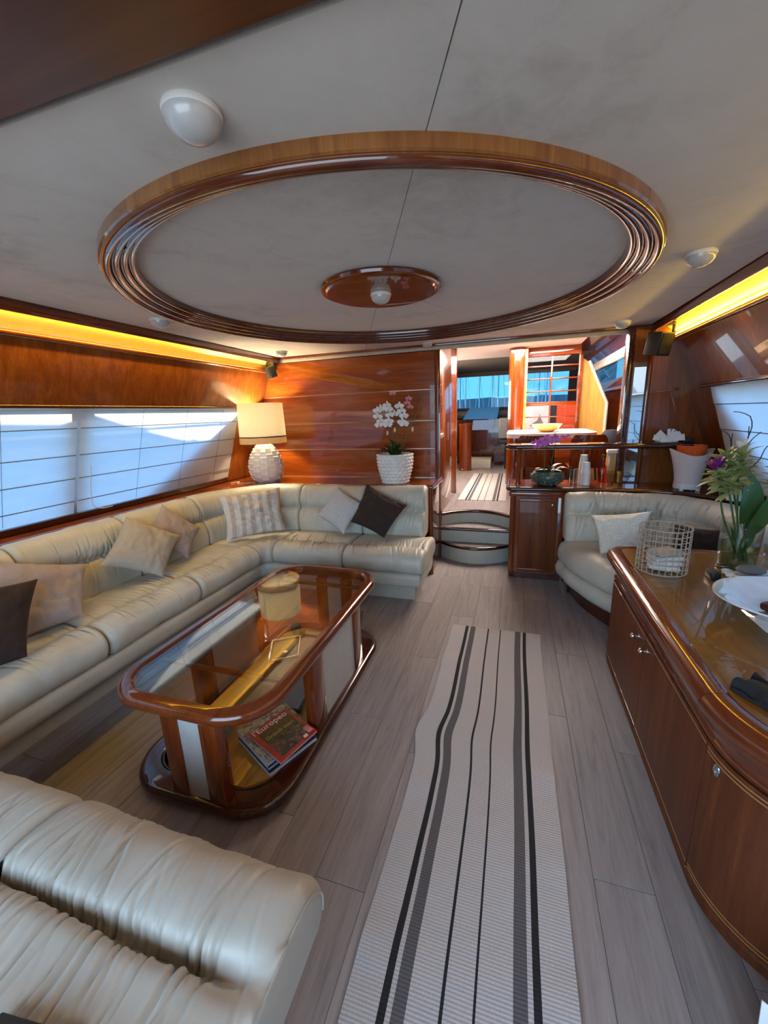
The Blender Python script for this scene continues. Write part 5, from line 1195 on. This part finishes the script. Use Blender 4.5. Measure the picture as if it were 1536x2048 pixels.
# ice bucket with orange bowl
IB = (1.200, 3.400)
ib = thing('ice_bucket', 'frosted white wine bucket with an orange bowl inside', 'bucket', (IB[0], IB[1], zb))
def bucket(seg=56):
    P = []
    for i in range(seg):
        a = 2 * pi * i / seg; rim = 0.252 + 0.045 * (cos(a) ** 2); fl = 1 + 0.15 * cos(a) ** 2; row = []
        for t in np.linspace(0, 1, 12): row.append((IB[0] + (0.080 + 0.036 * t ** 1.7) * (1 + (fl - 1) * t) * cos(a), IB[1] + (0.080 + 0.030 * t ** 1.7) * sin(a), zb + 0.05 + (rim - 0.05) * t))
        for t in np.linspace(1, 0, 8): row.append((IB[0] + (0.076 + 0.036 * t ** 1.7) * (1 + (fl - 1) * t) * cos(a), IB[1] + (0.076 + 0.030 * t ** 1.7) * sin(a), zb + 0.056 + (rim - 0.056) * t))
        P.append(row)
    return grid(P, cu=True)
mk('bucket_wall', bucket(), M_frost, ib, angle=60)
mk('bucket_base', lathe([(0.0, 0.014), (0.082, 0.014), (0.084, 0.02), (0.083, 0.052), (0.0, 0.054)], (*IB, zb), 40), M_plastic, ib)
for k in range(4):
    a = pi / 4 + k * pi / 2; mk('foot', box(IB[0] + 0.07 * cos(a) - 0.012, IB[0] + 0.07 * cos(a) + 0.012, IB[1] + 0.07 * sin(a) - 0.012, IB[1] + 0.07 * sin(a) + 0.012, zb, zb + 0.016, 0.002), M_plastic, ib)
single('orange_bowl', lathe([(0.0, 0.0), (0.06, 0.0), (0.086, 0.09), (0.093, 0.135), (0.090, 0.135), (0.082, 0.09), (0.057, 0.006), (0.0, 0.006)], (IB[0], IB[1], zb + 0.185), 44), M_orange, 'shiny orange bowl sitting inside the frosted bucket', 'bowl', (IB[0], IB[1], zb + 0.185))
# tissue on the raised shelf
tg = G()
TS = Vector((1.085, 3.555, 1.1235))
rd = random.Random(11)
ti_ = thing('paper_napkins', 'fanned white paper napkins heaped on the raised bar shelf', 'napkin', tuple(TS))
mk('napkin_block', xform(box(-0.060, 0.060, -0.045, 0.045, 0, 0.035, 0.004), Matrix.Translation(TS) @ Matrix.Rotation(0.2, 4, 'Z')), M_paper, ti_)
for k, (ax, az, ln, w) in enumerate(((-1.0, 0.16, 0.100, 0.030), (-0.75, 0.55, 0.095, 0.030), (1.0, 0.22, 0.10, 0.034), (0.8, 0.55, 0.085, 0.030), (-0.15, 1.0, 0.085, 0.016), (0.2, 1.0, 0.085, 0.014), (0.5, 0.8, 0.08, 0.02))):
    d_ = Vector((ax, -0.2 - 0.05 * k, az)).normalized(); s_ = d_.cross(Vector((0, 1, 0))).normalized(); c0 = TS + Vector((0, -0.02 - 0.004 * k, 0.020))
    mk('napkin_fold', slab([tuple(c0 - s_ * w * 0.4), tuple(c0 + d_ * ln - s_ * w * 0.8), tuple(c0 + d_ * ln * 1.02 + s_ * w * 0.6), tuple(c0 + s_ * w * 0.6)], 0.003, (0, -1, 0.2)), M_paper, ti_, smooth=False)
single('black_gadget', box(1.175, 1.245, 3.50, 3.60, 1.1235, 1.150, 0.006), M_black, 'small black gadget at the starboard end of the raised shelf', 'gadget', (1.21, 3.55, 1.1235))

# ------------------------------------------------------------------ galley and dining area beyond
dt = thing('dining_table', 'white topped dining table on the raised galley floor', 'table', (0.36, 4.95, 0.445))
mk('table_slab', prism(rrect(-0.075, 0.80, 4.50, 5.45, 0.14, 8), 1.105, 1.150), M_whitecloth, dt)
mk('table_leg', box(0.30, 0.44, 4.85, 4.99, 0.445, 1.105, 0.01), M_dark, dt)
def chair(label, x, y):
    t = thing('dining_chair', label, 'chair', (x, y, 0.445), 'dining chairs at the galley table')
    P = []
    for i in range(13):
        a = 2 * i / 12 - 1; row = []
        for j in range(15):
            f = j / 14; ww = 0.155 * (1 - 0.0 * f); hh = 0.84 + (1.150 - 0.84) * f
            edge = 1 - 0.16 * max(0, (f - 0.80) / 0.2) ** 2.2 * (abs(a) > 0.98) ; xw = a * ww * (1 - 0.22 * max(0, (f - 0.82) / 0.18) ** 2)
            row.append((x + xw, y + 0.035 * (1 - a * a) * -1 + 0.05 - 0.04 * f, hh))
        P.append(row)
    v, f = grid(P); v = list(map(tuple, v)); n0 = len(v); v2 = [(p[0], p[1] + 0.012, p[2]) for p in v]
    m = 15; B = [j for j in range(m)] + [i * m + m - 1 for i in range(1, 13)] + [12 * m + j for j in range(m - 2, -1, -1)] + [i * m for i in range(11, 0, -1)]
    mk('chair_back', (v + v2, f + [tuple(k + n0 for k in q[::-1]) for q in f] + [(a, b, b + n0, a + n0) for a, b in zip(B, B[1:] + B[:1])]), M_wz, t, angle=60)
    mk('chair_seat', xform(box(-0.16, 0.16, -0.16, 0.17, -0.008, 0.008, 0.006), Matrix.Translation((x, y + 0.20, 0.845))), M_wz, t)
    for sx_ in (-1, 1):
        for sy in (-1, 1): mk('leg', tube([(x + sx_ * 0.11, y + 0.2 + sy * 0.1, 0.838), (x + sx_ * 0.16, y + 0.2 + sy * 0.16, 0.446)], 0.008, 8), M_black, t)
    return t
chair('wooden shell dining chair behind the purple orchid', 0.185, 4.20); chair('wooden shell dining chair next to the mirror pilaster', 0.665, 4.16)
fb = thing('fruit_bowl', 'golden amber glass bowl on the white dining table', 'bowl', (0.335, 4.80, 1.151))
mk('bowl_glass', lathe([(0.0, 0.0), (0.06, 0.0), (0.12, 0.035), (0.155, 0.085), (0.150, 0.085), (0.115, 0.042), (0.055, 0.008), (0.0, 0.008)], (0.335, 4.80, 1.151), 36, wob=lambda a, z: 1 + 0.05 * sin(a * 9) * z / 0.085), plain('gold_leaf_glass', (0.75, 0.48, 0.14), 0.15, coat=0.8), fb)
# column and lattice screen between dining area and helm
mk('column_1', lathe([(0.10, 0.0), (0.10, 1.69)], (0.010, 5.55, 0.445), 30), M_wz, kind='structure')
mk('column_trim_1', box(0.098, 0.128, 5.50, 5.60, 0.445, 2.13, 0.004), M_honey, kind='structure')
ls = thing('lattice_screen', 'mahogany lattice screen with glass between the dining table and helm', 'screen', (0.41, 5.65, 1.12))
x0, x1, z0, z1 = 0.125, 0.715, 1.135, 2.02
for a, b, c, d_ in ((x0 - 0.02, x1 + 0.02, z1, 2.13), (x0 - 0.02, x1 + 0.02, 0.445, z0), (x0 - 0.03, x0, z0, z1), (x1, x1 + 0.04, z0, z1)):
    mk('screen_frame', box(a, b, 5.63, 5.68, c, d_, 0.004), M_wx, ls)
mk('screen_mullion', box(0.405, 0.425, 5.635, 5.67, z0, z1, 0.003), M_wz, ls)
for z, h in ((1.905, 0.016), (1.755, 0.016), (1.605, 0.016), (1.455, 0.045), (1.295, 0.014)):
    mk('screen_bar', box(x0, x1, 5.636, 5.668, z - h / 2, z + h / 2, 0.003), M_wx, ls)
mk('screen_glass', box(x0, x1, 5.650, 5.654, z0, z1), M_pane, ls, smooth=False)
gp = mk('partition_honey', slab([(0.76, 5.70, 0.445), (1.055, 5.70, 0.445), (1.06, 5.70, 1.44), (0.83, 5.70, 1.93), (0.76, 5.70, 1.98)], 0.03, (0, 1, 0)), M_honey, kind='structure', smooth=False)
gp.name = 'wall_dining'
mk('panel_edge', tube([(1.06, 5.695, 0.445), (1.065, 5.695, 1.44), (0.835, 5.695, 1.94)], 0.018, 8), M_whitepanel, gp)
mk('panel_post', box(0.745, 0.765, 5.68, 5.72, 0.445, 2.0, 0.004), M_honey, gp)
hp = thing('helm_screen', 'white panel with black and orange sections behind the lattice', 'panel', (0.42, 6.2, 1.10))
mk('white_section', box(0.135, 0.455, 6.20, 6.22, 0.445, 1.46), M_paper, hp, smooth=False); mk('black_section', box(0.455, 0.545, 6.20, 6.22, 0.445, 1.46), M_black, hp, smooth=False); mk('orange_section', box(0.548, 0.80, 6.20, 6.22, 0.445, 1.46), M_red, hp, smooth=False)
mk('blue_patch', slab([(0.20, 6.198, 1.17), (0.40, 6.198, 1.17), (0.37, 6.198, 1.22), (0.33, 6.198, 1.32), (0.30, 6.198, 1.24)], 0.002, (0, -1, 0)), M_stone, hp, smooth=False)
# starboard galley side with a window and a gathered blind
wg = mk('wall_galley_starboard', side_slab(1, rect(3.8, 8.6, 0.40, 1.72), 0.03), M_wy, kind='structure', smooth=False)
for p in (rect(3.8, 8.6, 1.97, 2.3), rect(3.8, 4.6, 1.72, 1.97), rect(7.0, 8.6, 1.72, 1.97)): mk('side_panel', side_slab(1, p, 0.03), M_wy, wg, smooth=False)
mk('shelf_moulding', tube([(XR(1.60) - 0.02, 4.0, 1.60), (XR(1.60) - 0.02, 6.6, 1.60)], 0.025, 10), M_wy, wg)
mk('window_5', side_slab(1, rect(4.6, 7.0, 1.72, 1.97), 0.005, 0.02), M_tinted, kind='structure', smooth=False)
gb = thing('gathered_blind', 'gathered white blind pulled up at the starboard galley window', 'blind', (XR(1.93) - 0.03, 5.7, 1.90))
for k in range(3): mk('blind_fold', tube(smooth_open([(XR(1.95) - 0.03 - 0.010 * k, 4.5, 1.965 - 0.035 * k), (XR(1.95) - 0.035 - 0.01 * k, 5.7, 1.960 - 0.035 * k), (XR(1.95) - 0.03 - 0.01 * k, 7.0, 1.962 - 0.035 * k)], 20), 0.022, 8), M_white, gb)
single('navy_cushion', xform(lathe([(0.0, 0.0), (0.10, 0.01), (0.14, 0.10), (0.13, 0.22), (0.07, 0.29), (0.0, 0.30)], (0, 0, 0), 28), Matrix.Translation((1.03, 5.1, 0.85)) @ Matrix.Scale(0.7, 4, (0, 1, 0))), M_navy, 'dark navy cushion on the bench beyond the dining chairs', 'cushion', (1.03, 5.1, 0.85))
bn = thing('dining_bench', 'upholstered bench along the starboard side of the dining table', 'bench', (1.08, 5.1, 0.445))
mk('bench_seat', box(0.88, 1.27, 4.55, 5.6, 0.72, 0.85, 0.03, 3), M_pink, bn); mk('bench_base', box(0.92, 1.27, 4.55, 5.6, 0.445, 0.72), M_wy, bn, smooth=False)
# port side of the galley: cylinder cabinet, helm console, windscreen
cyl = thing('cylinder_cabinet', 'round mahogany cabinet at the port side of the galley passage', 'cabinet', (-0.76, 6.85, 0.445))
mk('cabinet_body', lathe([(0.0, 0.0), (0.112, 0.0), (0.112, 0.02), (0.104, 0.03), (0.104, 0.72), (0.114, 0.735), (0.114, 0.76), (0.0, 0.765)], (-0.76, 6.85, 0.445), 32), M_wz, cyl)
mk('wall_galley_port', box(-1.65, -1.60, 4.85, 8.6, 0.40, 2.13), M_wy, kind='structure', smooth=False)
mk('wall_galley_return', box(-1.65, -0.70, 4.80, 4.86, 0.40, 2.13), M_wx, kind='structure', smooth=False)
ws = mk('wall_windscreen', box(-2.0, 1.7, 8.5, 8.56, 0.40, 1.46), M_black, kind='structure', smooth=False)
mk('windscreen_header', box(-2.0, 1.7, 8.5, 8.56, 2.055, 2.17), M_tan, ws, smooth=False)
for a, b in ((-2.0, -1.35), (-0.13, 0.05), (0.93, 1.7)): mk('windscreen_post', box(a, b, 8.5, 8.56, 1.46, 2.06), M_black, ws, smooth=False)
mk('window_6', box(-1.35, 0.93, 8.525, 8.531, 1.46, 2.055), M_tinted, kind='structure', smooth=False)
hc = thing('helm_console', 'dark helm console under the windscreen with blue cover', 'console', (-0.5, 7.9, 0.445))
mk('console_body', box(-1.25, 1.2, 7.75, 8.48, 0.445, 1.25), M_dark, hc, smooth=False); mk('dashboard', box(-1.25, 1.2, 7.85, 8.48, 1.25, 1.42, 0.03), M_black, hc)
mk('blue_cover', slab([(-0.90, 7.66, 1.255), (-0.30, 7.66, 1.255), (-0.27, 7.80, 1.455), (-0.80, 7.80, 1.455)], 0.015, (0, 1, -0.4)), M_blue, hc, smooth=False)
mk('blue_reflection_plate', slab([(-0.74, 7.70, 1.06), (-0.36, 7.70, 1.06), (-0.34, 7.70, 1.235), (-0.72, 7.70, 1.235)], 0.02, (0, 1, 0)), M_bluelt, hc, smooth=False)  # reflection on the helm console, put in as a pale blue plate
hs = thing('helm_chair', 'dark grey helm seat behind the mahogany column', 'seat', (-0.10, 6.9, 0.445))
mk('seat_back', box(-0.24, 0.06, 6.86, 6.92, 0.95, 1.28, 0.025, 3), M_grey, hs); mk('seat_pad', box(-0.24, 0.06, 6.92, 7.2, 0.86, 0.95, 0.02, 3), M_black, hs); mk('seat_pedestal', tube([(-0.09, 7.05, 0.445), (-0.09, 7.05, 0.88)], 0.05, 14), M_black, hs)
single('helm_step', box(-0.82, -0.36, 7.05, 7.45, 0.445, 0.60, 0.006), M_cream, 'beige step at the foot of the helm console', 'step', (-0.59, 7.25, 0.445))

# ------------------------------------------------------------------ marina beyond the windscreen
sh_ = [(-40, -1.0)]; x = -40
rd = random.Random(5)
while x < 40:
    sh_.append((x, 3.3 + 1.0 * abs(nz(x * 0.09, 2.0, 0)) + 0.5 * nz(x * 0.7, 1.0, 0))); x += rd.uniform(0.8, 2.2)
sh_.append((40, -1.0))
mk('hills', slab([(x, 72, z) for x, z in sh_], 6.0, (0, 1, 0)), M_hill, kind='structure', smooth=False)
mk('sea', box(-120, 120, -60, 160, -1.6, -1.55), plain('harbour_water', (0.03, 0.06, 0.08), 0.15), kind='structure', smooth=False)
for k in range(16):
    x = -8.6 + k * 1.16 + rd.uniform(-0.2, 0.2); y = 40 + 9 * (k % 3); h = rd.uniform(6, 12)
    t = thing('sailboat', 'moored sailing boat with bare mast in the marina beyond the windscreen', 'boat', (x, y, -1.5), 'moored boats seen through the windscreen')
    mk('mast', tube([(x, y, -0.8), (x, y, h)], [0.09, 0.06], 6), M_mast, t)
    mk('hull', slab([(x - 0.9, y - 1, -1.5), (x + 0.9, y - 1, -1.5), (x + 1.0, y - 1, -0.6), (x - 1.0, y - 1, -0.6)], 3.5, (0, 1, 0)), M_hull, t, smooth=False)
    for w_ in (-0.7, 0.8): mk('stay', tube([(x, y, h * 0.92), (x + w_, y, -0.6)], 0.022, 4), M_mast, t)
    if k % 2: mk('boom', tube([(x, y, 0.4), (x + rd.uniform(0.8, 1.6), y, 0.5 + rd.uniform(0, 0.4))], 0.06, 6), M_mast, t)

# ------------------------------------------------------------------ bits at the edge of the picture
ph = thing('phone', 'black phone with a blue screen lying on the near sofa', 'phone', (-0.69, 0.21, 0.455))
Mx = Matrix.Translation((-0.690, 0.209, 0.467)) @ Matrix.Rotation(0.12, 4, 'Z')
mk('phone_body', xform(box(-0.075, 0.075, -0.036, 0.036, -0.004, 0.004, 0.0035, 3), Mx), M_black, ph)
mk('phone_screen', xform(box(-0.005, 0.062, -0.031, 0.031, 0.0041, 0.0046), Mx), plain('blue_screen_glass', (0.01, 0.09, 0.16), 0.1, coat=0.8), ph, smooth=False)
bg = thing('shopping_bag', 'dark red bag with a white tag standing by the sideboard', 'bag', (0.62, 0.68, 0.0))
mk('bag_body', xform(box(-0.10, 0.10, -0.06, 0.06, 0.0, 0.25, 0.02, 3), Matrix.Translation((0.615, 0.69, 0.0))), M_maroon, bg)
mk('bag_tag', slab([(0.478, 0.690, 0.255), (0.56, 0.640, 0.255), (0.56, 0.655, 0.300), (0.484, 0.705, 0.302)], 0.003, (-0.2, -1, 0.3)), M_paper, bg, smooth=False)
mk('bag_cord', tube([(0.505, 0.680, 0.258), (0.53, 0.685, 0.24)], 0.003, 6), M_pink, bg)
